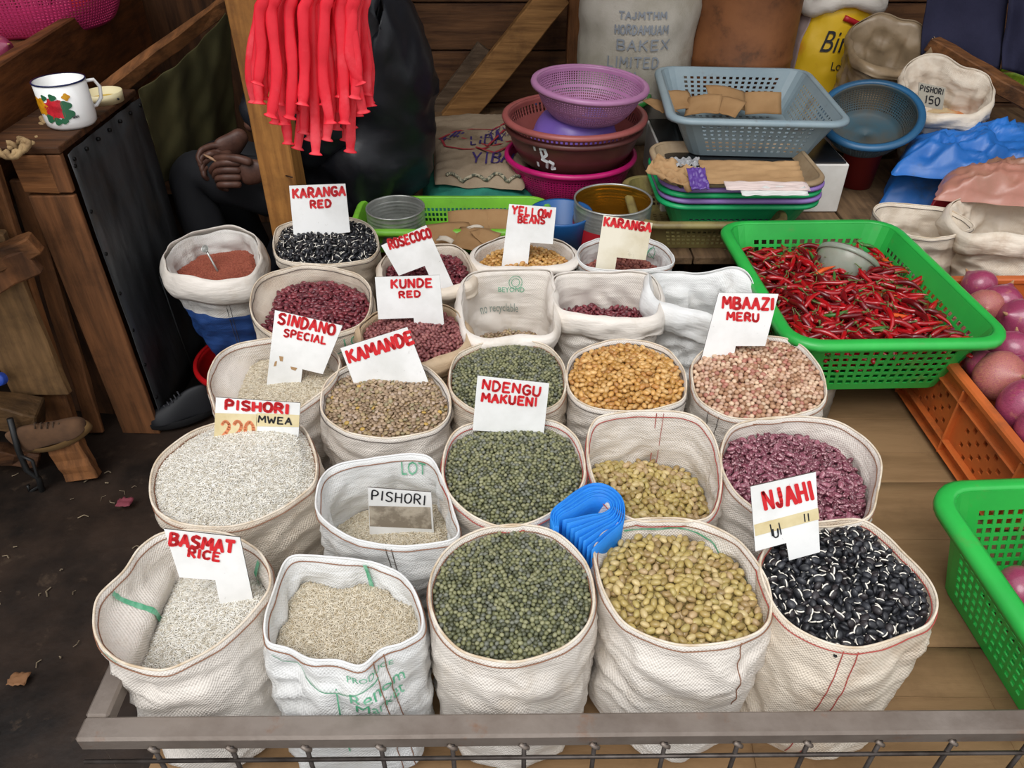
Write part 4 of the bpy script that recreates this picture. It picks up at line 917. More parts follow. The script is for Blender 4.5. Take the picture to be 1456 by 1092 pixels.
for i in range(10):
    L = random.uniform(.062, .092); m = [CH, CH, CH2, CH, CH, CH2, CH, CH, CH2, CH][i]; CV.append((chilli_mesh(L, random.uniform(.0062, .0082), random.choice([-1, 1])*random.uniform(.03, .16), m, i), stalk_mesh(L, i)))
CVG = (chilli_mesh(.06, .0055, .08, CHG, 31), stalk_mesh(.06, 1)); CVO = (chilli_mesh(.07, .006, .05, CHO, 32), stalk_mesh(.07, 0))
CM = Matrix.Rotation(math.radians(1.5), 4, 'Z'); cx, cy = .868, 1.755
def heap(x, y): return .405+.118+.022*(1-(x/.2)**2)*(1-(y/.29)**2)+.018*mn.noise((x*9, y*9, 2))-.012*(y/.3)
n = 0; used = []
tries = hexpack(.40, .58, .0262, .35)
tries = [t for t in tries if abs(t[0]) < .196 and abs(t[1]) < .268]; random.shuffle(tries)
for (x, y) in tries[:300]:
    j = random.random(); v = CVG if j < .025 else CVO if j < .04 else random.choice(CV)
    lb, gr = ('shiny red chilli with green stalk heaped in the green basket', 'red chillies in the green basket')
    if v is CVG: lb, gr = 'green unripe chilli lying among the red chillies', 'green chillies among the red'
    if v is CVO: lb, gr = 'orange chilli lying among the red chillies', 'orange chillies among the red'
    o = bpy.data.objects.new('chilli', v[0]); COL.objects.link(o); p = CM@Vector((x, y, 0)); o.location = (cx+p.x, cy+p.y, heap(x, y)+random.uniform(-.004, .010)); o.rotation_euler = (random.uniform(0, 6.28), random.uniform(-.32, .32), random.uniform(0, 6.28)); tag(o, lb, 'chilli', gr)
    s = bpy.data.objects.new('stalk', v[1]); COL.objects.link(s); s.parent = o
# the rest of the heap
pts = []; rots = []
for L in range(5):
    for (x, y) in hexpack(.40, .58, .025, .4):
        f = 1-.012*L*2
        if abs(x) < .192-.006*L and abs(y) < .268-.006*L:
            p = CM@Vector((x, y, 0)); pts.append((cx+p.x, cy+p.y, heap(x, y)-.010-.017*L)); rots.append((random.uniform(0, 6.28), random.uniform(-.3, .3), random.uniform(0, 6.28)))
csrc = bpy.data.objects.new('chilli', CV[0][0]); cn = np.ones((len(pts), 4))
nb = 16; bedv = [(cx+(CM@Vector((-.185+.37*i/nb, -.26+.52*j/nb, 0))).x, cy+(CM@Vector((-.185+.37*i/nb, -.26+.52*j/nb, 0))).y, heap(-.185+.37*i/nb, -.26+.52*j/nb)-.022) for j in range(nb+1) for i in range(nb+1)]
stuff_points('chilli_heap', 'rest of the red chillies lower in the green basket', 'chillies', csrc, bedv, [(j*(nb+1)+i, j*(nb+1)+i+1, (j+1)*(nb+1)+i+1, (j+1)*(nb+1)+i) for j in range(nb) for i in range(nb)], pts, np.array(rots), np.ones(len(pts)), cn, CH2)
LEAF = mat('chilli_leaf', '#3f7a2c', .5)
# translucent scoop bowl standing on edge
SCM = mat('cloudy_plastic', '#c9cfc0', .25, trans=.55, col2='#a9b19c', nscale=6)
sp = aty(1192, 392, 1.88)
bowl('scoop_bowl', 'cloudy translucent plastic bowl half buried in the chillies', 'bowl', (sp.x, sp.y, sp.z-.02), .082, .052, .075, SCM, n=64, lipw=.004, tilt=(math.radians(-34), math.radians(34), 0), thick=.002)
# near-right green basket with onions
NR = rect_basket('green_basket', 'green plastic basket of onions at the near right edge', 'basket', (1.085, .862, .288), (.245, .205), (.205, .165), .208, GRN, ncell=84, rows=7, top_solid=.2, bot_solid=.1, flange=.03, lip=.02, r=.05)
NR.rotation_euler = (0, 0, math.radians(3))
# orange crate
ORG = mat('orange_plastic', '#c9672e', .5, col2='#b45a28', nscale=5, stain='#7c4a2c', stscale=8, strange=(.5, .75))
OC = empty('orange_crate', (1.315, 1.52, .286), math.radians(1)); tag(OC, 'orange plastic crate filled with red onions', 'crate')
hw, hl, hh = .27, .36, .205
for nm, (a, b) in {'side_panel': ((-hw, -hl), (-hw, hl)), 'side_panel ': ((hw, hl), (hw, -hl)), 'end_panel': ((hw, -hl), (-hw, -hl)), 'end_panel ': ((-hw, hl), (hw, hl))}.items():
    L = math.hypot(b[0]-a[0], b[1]-a[1]); nu = max(8, int(L/.02)); nu = nu//8*8; P = []
    ds = [0, .10, .2]+[.2+.6*k/6 for k in range(1, 7)]+[1]
    for t in ds: P.append([Vector((a[0]+(b[0]-a[0])*i/nu, a[1]+(b[1]-a[1])*i/nu, hh*(1-t))) for i in range(nu+1)])
    third = nu//3
    grid_obj(nm.strip(), P, ORG, OC, None, .004, lambda i, j: 2 < i < 8 and (j % third) in range(2, third-1) and (i+j) % 2 == 0, (.62, .62), False, closed=False)
    d = Vector((b[0]-a[0], b[1]-a[1], 0)).normalized(); nrm = Vector((d.y, -d.x, 0))*(1 if nm.strip() == 'end_panel' or True else 1)
    out = Vector((a[0]+b[0], a[1]+b[1], 0)).normalized()
    for t in np.linspace(0, 1, 4 if 'side' in nm else 3):
        p = Vector((a[0], a[1], 0)).lerp(Vector((b[0], b[1], 0)), t)+out*.008; beam('rib', p+Vector((0, 0, .005)), p+Vector((0, 0, hh-.01)), .006, .018, ORG, OC, up=d)
    for zz in (.012, .045, hh-.045):
        p = Vector((a[0], a[1], zz))+out*.008; q = Vector((b[0], b[1], zz))+out*.008; beam('ledge', p, q, .006, .018, ORG, OC)
    p = Vector((a[0], a[1], hh))+out*.006-d*.014; q = Vector((b[0], b[1], hh))+out*.006+d*.014; beam('rim', p, q, .018, .026, ORG, OC)
box('crate_floor', (-hw, -hl, 0), (hw, hl, .006), ORG, OC, 0)
# onions
ONM = mat('onion_skin', '#a84a6a', .28, col2='#7c2a48', nscale=5, stretch=(9, 9, .8), nmix=(.35, .7), stain='#c08a68', stscale=2.5, strange=(.58, .75), spec=.6, coat=.2)
ONM2 = mat('onion_skin_tan', '#b87a62', .4, col2='#9c4a5c', nscale=5, stretch=(9, 9, .8), nmix=(.4, .6), stain='#8a5a3a', stscale=7, strange=(.55, .7))
NECK = mat('onion_neck', '#b89068', .8, col2='#8a6040', nscale=40)
def onion_mesh(m, seed):
    r = random.Random(seed); prof = []
    for i in range(15):
        t = i/14; a = -PI/2+PI*t; rr = math.cos(a)**.9 if 0 < t < 1 else 0; z = math.sin(a)*.88
        if t > .8: rr = max(.10, rr*(1-(t-.8)*2.2)); z += (t-.8)*1.1
        if t == 0: rr = .04
        prof.append((max(.03, rr), z))
    vs = []; fs = []; n = 20
    for rr, z in prof:
        for j in range(n): a = 2*PI*j/n; k = 1+.02*math.sin(3*a+seed)+.012*math.sin(9*a); vs.append((rr*math.cos(a)*k, rr*math.sin(a)*k, z))
    for i in range(14):
        for j in range(n): fs.append((i*n+j, i*n+(j+1) % n, (i+1)*n+(j+1) % n, (i+1)*n+j))
    fs.append(tuple(range(n))[::-1]); fs.append(tuple(14*n+j for j in range(n)))
    me = bpy.data.meshes.new('onion'); me.from_pydata(vs, [], fs); me.materials.append(m); me.polygons.foreach_set('use_smooth', [True]*len(fs)); return me
v, f = tube_geo([(0, 0, .95), (.02, 0, 1.15), (.06, .02, 1.32)], .11, 7, False, [1, .7, .3]); NMe = bpy.data.meshes.new('neck'); NMe.from_pydata([tuple(x) for x in v], [], f); NMe.materials.append(NECK)
OM = [onion_mesh(ONM, 1), onion_mesh(ONM, 5), onion_mesh(ONM2, 9), onion_mesh(ONM, 12)]
def onion(p, r, label, group=None, v=None, rot=None):
    v = random.randrange(4) if v is None else v
    o = bpy.data.objects.new('onion', OM[v]); COL.objects.link(o); o.location = p; o.scale = (r, r, r*.95); o.rotation_euler = rot or (random.uniform(-1.3, 1.3), random.uniform(-1.3, 1.3), random.uniform(0, 6)); tag(o, label, 'onion', group)
    s = bpy.data.objects.new('neck', NMe); COL.objects.link(s); s.parent = o; return o
vis = [((1391, 407), .048, 'smooth pink onion against the back left corner of the orange crate', 0, None), ((1400, 436), .046, 'tan skinned onion below the pink one at the back of the crate', 2, None), ((1424, 430), .052, 'onion with a long upright papery neck in the crate', 0, (-.5, .5, 0)), ((1450, 455), .056, 'large streaky onion at the right edge behind the others', 1, None),
       ((1437, 500), .055, 'purple onion with a flaking top in the middle of the crate', 3, None), ((1412, 536), .060, 'bronze and purple onion with a torn papery strip', 2, (.9, .3, 0)), ((1454, 530), .046, 'small dark onion at the right edge of the crate', 1, None), ((1440, 578), .062, 'big shiny magenta onion at the front of the crate', 0, (1.2, .8, 0)), ((1462, 612), .050, 'onion half outside the frame at the front of the crate', 3, None), ((1376, 520), .040, 'small magenta onion beside the crate edge under the chilli basket', 1, None)]
for (px, py), r, lb, v_, rt_ in vis:
    p = atz(px, py, .50); p.x = max(p.x, 1.06+r); onion(p, r, lb, None, v_, rt_)
random.seed(5)
for (x, y) in hexpack(.42, .62, .095, .12):
    p = Vector((1.315+x, 1.52+y, .42)); 
    if abs(x) < .2 and abs(y) < .3: onion(p, .048, 'red onion in the lower layer of the orange crate', 'onions packed in the orange crate')
for (x, y, z, r, lb) in [(.93, .90, .40, .043, 'pale purple onion at the left of the near green basket'), (.985, .865, .405, .045, 'dark purple onion with papery flakes in the near green basket'), (.975, .80, .395, .046, 'pinkish tan onion lowest in the near green basket'), (.93, .80, .37, .04, 'onion tucked deep at the left of the near green basket')]: onion((x, y, z), r, lb, None)
for (x, y) in hexpack(.3, .24, .088, .1):
    if abs(x) < .15 and abs(y) < .11 and not (x < -.02 and y < .06 and y > -.08): onion((1.10+x, .865+y, .355), .043, 'red onion in the lower layer of the near green basket', 'onions in the near green basket')
# blue folded bags
BLU = mat('blue_nonwoven', '#1d86e0', .65, col2='#1a7ad2', nscale=20, bump=.2, bscale=150)
BB = empty('folded_bags', (0, 0, 0)); tag(BB, 'bundle of bright blue folded cloth bags wedged between the sacks', 'bags')
PO = [(788, 750), (784, 728), (806, 708), (838, 688), (866, 691), (885, 710), (886, 740), (864, 760), (842, 782)]
PI_ = [(794, 750), (796, 733), (815, 722), (842, 706), (860, 706), (870, 716), (862, 726), (836, 731), (800, 738)]
for k in range(8):
    w = k/7; P0 = [atz(a[0]*(1-w)+b[0]*w, a[1]*(1-w)+b[1]*w, .592-.004*w) for a, b in zip(PO, PI_)]; fine = []
    for i in range(len(P0)-1):
        a0, a1, a2, a3 = P0[max(i-1, 0)], P0[i], P0[i+1], P0[min(i+2, len(P0)-1)]
        for s in range(5): t = s/5; fine.append(.5*((2*a1)+(-a0+a2)*t+(2*a0-5*a1+4*a2-a3)*t*t+(-a0+3*a1-3*a2+a3)*t**3))
    fine.append(P0[-1])
    rows = [[p+Vector((.0, 0, -h-.0025*(k % 2)+.002*mn.noise((i*.3, k, h*9)))) for i, p in enumerate(fine)] for h in (0, .03, .06, .09)]
    grid_obj('bag', rows, BLU, BB, None, .0022, None, .5, True, closed=False)

# ---------------------------------------------------------------- back of the stall
LIME = mat('lime_plastic', '#84cc3c', .4, col2='#76b838', nscale=5, stain='#6a7a3a', stscale=9, strange=(.6, .8))
lt = atz(642, 300, .56)
rect_basket('lime_tray', 'long lime green plastic tray holding cardboard pieces', 'tray', (lt.x, 2.222, .452), (.285, .112), (.25, .092), .085, LIME, ncell=110, rows=3, top_solid=.3, bot_solid=.15, flange=.02, r=.05)
CARDP = mat('kraft_piece', '#a8845c', .85, col2='#96724c', nscale=5, spec=.2); PAPER = mat('scrap_paper', '#cfc4b4', .8, col2='#b8a890', nscale=9)
def scrap(px, py, z, w, h, rz, label, tilt=(0, 0), m=None, group=None, cat='cardboard', name='cardboard_piece', curl=.004, cut=None):
    p = atz(px, py, z); n = 8; P = []
    for j in range(n+1): P.append([Vector(((i/n-.5)*w, (j/n-.5)*h, curl*math.sin(i/n*PI)*2+curl*mn.noise((i*.5, j*.5, px*.1)))) for i in range(n+1)])
    o = grid_obj(name, P, m or CARDP, None, None, .002, None, .5, True, closed=False); o.location = p; o.rotation_euler = (tilt[0], tilt[1], rz); tag(o, label, cat, group); return o
scrap(668, 318, .53, .13, .085, .1, 'flat kraft cardboard piece at the back left of the lime tray', (.7, 0))
scrap(708, 316, .53, .11, .08, -.05, 'kraft cardboard piece leaning beside the YELLOW BEANS sign', (.7, 0))
scrap(640, 335, .53, .15, .10, .4, 'folded cardboard piece with a white tape strip at the left', (.3, .1)); scrap(672, 342, .535, .14, .10, -.5, 'brown cardboard piece lying across the middle of the lime tray', (.25, -.1)); scrap(700, 338, .53, .13, .07, .8, 'twisted strip of brown cardboard at the right of the lime tray', (.3, .3))
scrap(633, 342, .545, .05, .018, -.4, 'torn white tape strip on the cardboard at the left of the tray', (.3, 0), PAPER, None, 'tape', 'tape_strip'); scrap(676, 325, .545, .05, .014, .1, 'short white tape strip on the cardboard in the middle of the tray', (.4, 0), PAPER, None, 'tape', 'tape_strip')
bl = atz(803, 322, .53)
# blue plastic canister between tray and gold tin
o = lathe('blue_tub', [(.001, 0), (.085, 0), (.095, .09), (.098, .1), (.09, .098), (.082, .01), (.001, .008)], mat('blue_tub_plastic', '#1f5c9c', .4), None, 40); o.location = (bl.x-.01, bl.y+.06, .452); tag(o, 'dark blue plastic tub behind the YELLOW BEANS sign', 'tub')
# basins
MAG = mat('magenta_plastic', '#c81c70', .35, col2='#b01660', nscale=5); BRN = mat('brown_plastic', '#6a3a36', .35, col2='#5a302e', nscale=5); BRR = mat('dusty_red_plastic', '#a85c58', .4, col2='#94504c', nscale=6); PUR = mat('purple_plastic', '#8a6cc8', .3, col2='#7c60b8', nscale=4); MAU = mat('mauve_plastic', '#b07aa2', .4, col2='#a06c92', nscale=5)
c0 = Vector((.205, 2.64, .452))
bowl('magenta_basket', 'bright magenta round basket at the bottom of the basin stack', 'basin', c0, .215, .155, .125, MAG, n=132, rows=14, holes=range(3, 13), hf=(.5, .5), lipw=.014)
c1 = c0+Vector((.008, .0, .105))
B1 = bowl('brown_basin', 'deep brown round basin with white scrawled marks inside the magenta basket', 'basin', c1, .222, .165, .12, BRN, n=96, lipw=.012)
lathe('white_marks', [(.0, 0)], None) if False else None
wm = mat('white_scrawl', '#e8e8ea', .6)
def on_cone(th, t): r = .165+(.222-.165)*math.cos((1-t)*PI/2)**.70; return Vector((math.cos(th)*(r+.004), math.sin(th)*(r+.004), .12*t))
write('painted_marks', [([[(0, 0), (.02, 1)], [(.3, .1), (.5, 0), (.62, .3), (.4, .5), (.35, .2)], [(.35, .55), (.6, .65), (.5, 1)], [(.7, .6), (.9, .7), (.75, 1), (.95, .95)]], lambda u, v: on_cone(-2.25+u*.34, .88-.62*v), lambda p: Vector((p.x, p.y, 0)).normalized(), .0048)], wm, B1)
c2 = c1+Vector((0, 0, .035))
bowl('dusty_red_colander', 'wide dusty red colander with slotted sides resting in the brown basin', 'basin', c2, .224, .15, .118, BRR, n=88, rows=12, holes=range(2, 5), hf=(.55, .97), lipw=.02)
PB = bowl('purple_bowl', 'purple plastic bowl turned upside down in the red colander', 'bowl', c2+Vector((-.0, -.03, .045)), .142, .10, .085, PUR, n=64, lipw=.006, invert=True)
bowl('mauve_colander', 'mauve perforated colander balanced on top of the basin stack', 'basin', c2+Vector((.035, -.055, .125)), .172, .10, .112, MAU, n=120, rows=16, holes=list(range(2, 8))+list(range(9, 14)), hf=(.55, .6), lipw=.018, tilt=(math.radians(2), math.radians(3), 0))
DBL = mat('dark_blue_plastic', '#24457c', .4); DGR = mat('dark_green_plastic', '#2c7a34', .4)
bowl('blue_basin', 'dark blue basin mostly hidden behind the mauve colander', 'basin', (.30, 3.06, .453), .20, .14, .17, DBL, n=64)
bowl('green_basin', 'green basin nested above the blue basin behind the stack', 'basin', (.33, 3.03, .55), .19, .13, .11, DGR, n=64)
# printed sacking and teal net bag at the back left
JUTE = mat('buff_sacking', '#a39078', .85, col2='#8a7760', nscale=4, bump=.3, bscale=150, stain='#756049', stscale=4, strange=(.55, .75))
def cushion(name, label, cat, corners, z0, hgt, m, n=44, seed=0, wr=.012, sub=None, group=None, power=.45):
    a, b, c, d = [Vector((p[0], p[1], 0)) for p in corners]; vt = []; P = []
    for j in range(n+1):
        row = []
        for i in range(n+1):
            u, v = i/n, j/n; p = (a*(1-u)+b*u)*(1-v)+(d*(1-u)+c*u)*v; e = (max(0, 1-abs(2*u-1)**3.0)*max(0, 1-abs(2*v-1)**3.0))**power
            z = z0+hgt*e+wr*e*(mn.noise((p.x*9, p.y*9, seed))+.8*(1-2*abs(mn.noise((p.x*7+seed, p.y*16, seed))))+.45*(1-2*abs(mn.noise((p.x*24, p.y*24+seed, 0)))))
            row.append(Vector((p.x+.02*mn.noise((u*4, v*4, seed)), p.y+.02*mn.noise((u*4, v*4, seed+5)), z)))
        P.append(row)
    n1 = n+1; vs = [p for r_ in P for p in r_]; k = len(vs); vs += [Vector((p.x, p.y, z0)) for r_ in P for p in r_]; fs = []
    for j in range(n):
        for i in range(n): fs.append((j*n1+i, j*n1+i+1, (j+1)*n1+i+1, (j+1)*n1+i)); fs.append((k+j*n1+i, k+(j+1)*n1+i, k+(j+1)*n1+i+1, k+j*n1+i+1))
    ed = [i for i in range(n)]+[j*n1+n for j in range(n)]+[n*n1+n-i for i in range(n)]+[(n-j)*n1 for j in range(n)]
    for q in range(len(ed)): x, y = ed[q], ed[(q+1) % len(ed)]; fs.append((x, k+x, k+y, y))
    o = mesh_obj(name, vs, fs, m, None, True); tag(o, label, cat, group)
    def at(u, v):
        i = min(int(u*n), n-1); j = min(int(v*n), n-1); return P[j][i].lerp(P[j][i+1], u*n-i).lerp(P[j+1][i].lerp(P[j+1][i+1], u*n-i), v*n-j)
    return o, at
def pz(px, py, z): p = atz(px, py, z); return (p.x, p.y)
TEAL = mat('teal_net', '#2c8a74', .7, col2='#1f6a5c', nscale=8, bump=.5, bscale=60)
cushion('net_bag', 'teal green net sack lying under the printed buff sacking', 'bag', [pz(600, 292, .5), pz(760, 292, .5), pz(760, 180, .5), pz(600, 180, .5)], .452, .05, TEAL, seed=3)
jt, at = cushion('printed_sacking', 'buff sacking with purple and red print folded on the teal net bag', 'sack', [pz(618, 250, .54), pz(745, 258, .54), pz(770, 158, .54), pz(612, 158, .54)], .508, .03, JUTE, seed=8, wr=.012, power=.25)
RP = mat('red_print', '#a8323c', .7); PP_ = mat('purple_print', '#3c2c6a', .7)
UPN = Vector((0, 0, 1))
write('red_print', [([[(.12, .50), (.14, .38), (.3, .34), (.5, .36), (.9, .58)], [(.1, .52), (.25, .62), (.4, .66), (.6, .62), (.75, .80), (.8, .95)], [(.3, .52), (.55, .40), (.7, .62), (.85, .9)], [(.45, .36), (.6, .3), (.8, .42), (.97, .44)]], lambda u, v: at(u, 1-v) if False else at(u, v), UPN, .0045)], RP, jt, lift=.003)
write('purple_print', [([[(a, .5+.04*s), (a+.05, .53-.04*s)] for a, s in ((.10, 1), (.12, -1), (.14, 1))]+[[(.2+.03*k, .55), (.26+.03*k, .60)] for k in range(3)], lambda u, v: at(u, v), UPN, .004)], PP_, jt, lift=.003)
for wd_, g_, hw_ in (('LIBA', (.38, .3, .52, .14, .1), .0036), ('YIBAI', (.42, .42, .30, .12, 0), .0036), ('XXVVI', (.55, .3, .60, .05, .16), .0016), ('VIXXV', (.58, .28, .52, .05, .16), .0016)):
    write('purple_lettering', [(wd_, lambda u, v, g=g_: at(g[0]+g[1]*u, g[2]-g[3]*v+g[4]*u), UPN, hw_)], PP_, jt, lift=.003)

q = [at(.15+.8*k/30, .035+.02*math.sin(k*.7))+Vector((0, 0, .006)) for k in range(31)]; tube('frayed_hem', q, .006, mat('dark_fray', '#4a4f42', .9, col2='#b0a58c', nscale=90, nmix=(.45, .55)), jt, 6)
# tall sacks and drum on the platform
def cyl_sack(name, label, cat, c, r, z0, h, m, seed, ry=.8, fold=.012, top=.85):
    nu, nv = 72, 40; P = []
    for j in range(nv+1):
        t = j/nv; e = (1-abs(2*t-1)**5)**.5*.16+.84 if t < .5 else (.84+.16*(1-abs(2*t-1)**5)**.5)*(1-(1-top)*(t-.5)*2); row = []
        if j == 0: e = .8
        for i in range(nu):
            a = 2*PI*i/nu; d = Vector((math.cos(a), math.sin(a)*ry, 0)); zz = z0+h*t; f = fold*(mn.noise((d.x*2+seed, d.y*2, zz*9))+.4*mn.noise((d.x*6, d.y*6+seed, zz*18)))
            row.append(Vector((c[0], c[1], zz))+d*(r*e+f))
        P.append(row)
    P.append([Vector((c[0]+(p.x-c[0])*.1, c[1]+(p.y-c[1])*.1, z0+h*1.02)) for p in P[-1]])
    o = grid_obj(name, P, m, None, None, 0, None, .5, True); tag(o, label, cat)
    def at(a, t):
        j = min(int(t*nv), nv-1); i = a/(2*PI)*nu; i0 = int(math.floor(i)); w = i-i0; p = P[j][i0 % nu].lerp(P[j][(i0+1) % nu], w).lerp(P[j+1][i0 % nu].lerp(P[j+1][(i0+1) % nu], w), t*nv-j)
        return p+Vector((p.x-c[0], p.y-c[1], 0)).normalized()*.003
    return o, at
BIGW = mat('large_sack_white', '#b9b2a6', .7, col2='#a09888', nscale=5, bump=.3, bscale=200, stain='#8a7a66', stscale=4, strange=(.55, .78))
ws, at = cyl_sack('large_sack', 'tall white sack with faded grey block lettering against the back wall', 'sack', (.485, 3.2), .228, .452, 1.0, BIGW, 2)
FG = mat('faded_grey_print', '#8a8f96', .8)
for (t, a0, a1, t0, hh_) in (('BAKEX', -2.0, -1.15, .405, .034), ('LIMITED', -2.15, -1.30, .345, .036), ('NRBI', -2.1, -1.65, .292, .03), ('HORDAMUAM', -2.05, -1.2, .455, .028), ('TAJMTHM', -2.0, -1.25, .50, .022)):
    write('faded_print', [(t, lambda u, v, a0=a0, a1=a1, t0=t0, hh_=hh_: at(a0+(a1-a0)*u, t0-hh_*v), lambda p: Vector((p.x-.485, p.y-3.2, 0)).normalized(), .0055 if hh_ > .04 else .003)], FG, ws, lift=.001)
DR = empty('fibre_drum', (.895, 3.22, .452)); tag(DR, 'tall brown rusty drum behind the grey-blue basket', 'drum')
lathe('drum_body', [(.001, 0), (.205, 0), (.21, .01), (.207, .03), (.205, .3), (.209, .31), (.205, .32), (.205, .62), (.209, .63), (.205, .64), (.205, .93), (.001, .93)], mat('drum_brown', '#8a5630', .6, col2='#6f4222', nscale=6, stain='#54341c', stscale=12, strange=(.55, .7), bump=.3, bscale=30), DR, 64)
lathe('drum_hoop', [(.205, .92), (.214, .92), (.214, .94), (.205, .94)], mat('drum_hoop', '#4e3622', .5, metal=.5), DR, 64)
YEL = mat('yellow_sack', '#e9bd22', .45, col2='#e8a030', nscale=4, nmix=(.54, .60), stretch=(1.5, 1.5, 1), bump=.4, bscale=25, stain='#d39a20', stscale=9)
ys, at = cyl_sack('yellow_sack', 'yellow and orange printed sack lettered Bir in black', 'sack', (1.30, 3.34), .185, .452, .47, YEL, 9, .7, .016, .8)
v, fc = font_mesh('Bir', .25, 0, 4); mesh_obj('black_lettering', [at(-2.05+.62*a, .84-.17*b)+Vector((0, -.002, 0)) for a, b in v], fc, BLACKM, ys)
v, fc = font_mesh('Lo', 0, 0, 4); mesh_obj('black_lettering', [at(-1.72+.20*a, .60-.07*b)+Vector((0, -.002, 0)) for a, b in v], fc, BLACKM, ys)
wside = mat('grey_pink_side', '#b8a29c', .7, col2='#9a8480', nscale=6); P = [[at(-3.05+.50*i/8, .02+.93*j/20)+Vector((0, -.001, 0)) for i in range(9)] for j in range(21)]; grid_obj('side_panel', P, wside, ys, None, .001, None, .5, True, closed=False)
rp = [Vector((1.30+.15*math.cos(a), 3.34+.10*math.sin(a), .935+.02*math.sin(3*a)+.012*mn.noise((math.cos(a)*3, math.sin(a)*3, 0)))) for a in [2*PI*k/40 for k in range(40)]]
v, f = tube_geo(rp, .032, 10, True); o = mesh_obj('rolled_rim', v, f, S_WHITE, ys, True)
tube('red_stripe', [at(-1.65+.1*k, .93-.012*k) for k in range(6)], .012, mat('red_plastic', '#b8242c', .4), ys, 6)
GST = mat('green_stripe_print', '#5a9a3c', .5); P = [[at(-1.62+.10*i+.3*j/12, .05+.42*j/12)+Vector((0, -.0015, 0)) for i in range(2)] for j in range(13)]; grid_obj('green_print', P, GST, ys, None, .0008, None, .5, True, closed=False)
# grey-blue basket on white box
WBX = empty('white_carton', (.86, 2.62, .452)); tag(WBX, 'white carton with a glossy black top under the grey-blue basket', 'box')
box('carton_body', (-.36, -.20, 0), (.235, .24, .165), mat('white_card', '#e2dfda', .6, col2='#cfcac2', nscale=5), WBX, .004); box('black_top', (-.355, -.195, .166), (.225, .235, .172), mat('black_film', '#1a1a1c', .25), WBX, .002)
GB = mat('grey_blue_plastic', '#92a2a8', .45, col2='#82959e', nscale=4, stain='#6f5f50', stscale=7, strange=(.58, .74))
gb = rect_basket('grey_blue_basket', 'dirty grey-blue rectangular plastic basket of cardboard on the white carton', 'basket', (.795, 2.70, .628), (.262, .29), (.195, .235), .135, GB, ncell=84, rows=7, top_solid=.16, bot_solid=.1, flange=.022, r=.055, hf=(.5, .55))
gb.rotation_euler = (0, 0, math.radians(-4))
for i, (px, py, w, h, rz, ti) in enumerate([(965, 144, .12, .10, .3, (.4, .1)), (1000, 150, .12, .09, -.4, (.5, -.2)), (1035, 140, .16, .10, .2, (.5, .2)), (1030, 152, .12, .1, -.6, (.3, 0)), (1085, 147, .13, .08, 0, (.9, 0)), (940, 152, .10, .1, .7, (.2, .2))]):
    scrap(px, py, .70, w, h, rz, ['kraft flap at the far left in the grey-blue basket', 'curled cardboard strip left of centre in the grey-blue basket', 'raised cardboard flap in the middle of the grey-blue basket', 'crossed cardboard piece in the middle of the grey-blue basket', 'upright flat cardboard rectangle at the right of the grey-blue basket', 'small cardboard scrap in the front left of the grey-blue basket'][i], ti)
# khaki basket holding the nested stack of purple, green and cream trays
KHP = mat('khaki_plastic', '#8f8350', .45, col2='#7a6c44', nscale=5, stain='#5a452e', stscale=7, strange=(.5, .7)); EMG = mat('emerald_plastic', '#1fb06a', .4, col2='#1c9c5e', nscale=5); LIL = mat('lilac_plastic', '#9a7cc0', .4, col2='#8a6cb0', nscale=5); CRM = mat('dusty_cream_plastic', '#b09a7c', .5, col2='#8f7658', nscale=5)
rect_basket('khaki_basket', 'dirty khaki plastic basket holding the nested green and lilac baskets', 'basket', (.60, 2.30, .452), (.215, .17), (.18, .14), .10, KHP, ncell=84, rows=5, flange=.022, r=.06)
nest = [('emerald_basket', 'emerald green basket lowest in the nested stack', EMG, .478, .10), ('lilac_basket', 'lilac basket second from the bottom of the nested stack', LIL, .498, .10), ('emerald_basket', 'emerald green basket in the middle of the nested stack', EMG, .516, .10), ('lilac_basket', 'lilac basket second from the top of the nested stack', LIL, .534, .10), ('cream_basket', 'dusty cream basket topmost of the nested stack', CRM, .550, .10)]
for k, (nm, lb, m, z, h) in enumerate(nest):
    o = rect_basket(nm, lb, 'basket', (.70+.004*(k % 2), 2.36, z), (.235, .165), (.19-.003*k, .125-.003*k), h, m, ncell=72, rows=3, flange=.016, lip=.010, r=.07, holes=(k == 0), top_solid=.55, thick=.0022)
KP = mat('kraft_paper', '#b08c62', .8, col2='#98754e', nscale=4, bump=.4, bscale=18)
def paper(px, py, z, w, h, rz, label, tilt=(0, 0), m=None, cr=.012, seed=0, name='paper_bag'):
    p = atz(px, py, z); n = 16; P = []
    for j in range(n+1): P.append([Vector(((i/n-.5)*w, (j/n-.5)*h, cr*(mn.noise((i*.45, j*.45, seed))+.7*(1-2*abs(mn.noise((i*.3, j*.5, seed+3))))))) for i in range(n+1)])
    o = grid_obj(name, P, m or KP, None, None, .002, None, .5, True, closed=False); o.location = p; o.rotation_euler = (tilt[0], tilt[1], rz); tag(o, label, 'paper'); return o
paper(958, 248, .665, .15, .09, -.5, 'crumpled brown paper bag end at the left of the nested stack', (.3, .2), cr=.02, seed=2)
paper(1068, 246, .672, .30, .11, 0.0, 'long flat kraft paper bag on top of the nested stack', (.28, 0), cr=.006, seed=5)
paper(1090, 265, .668, .24, .05, -.02, 'folded pink-white paper at the front of the nested stack', (.1, 0), mat('pinkish_paper', '#d9c6c0', .8), .004, 7, 'folded_paper'); paper(1100, 272, .663, .19, .045, 0, 'white printed card at the front of the nested stack', (.2, 0), mat('white_card2', '#d8d8d4', .5), .003, 9, 'printed_card')
paper(992, 255, .672, .055, .08, .1, 'purple foil packet on top of the nested stack', (.5, 0), mat('purple_foil', '#5c3f8c', .35), .008, 11, 'foil_packet')
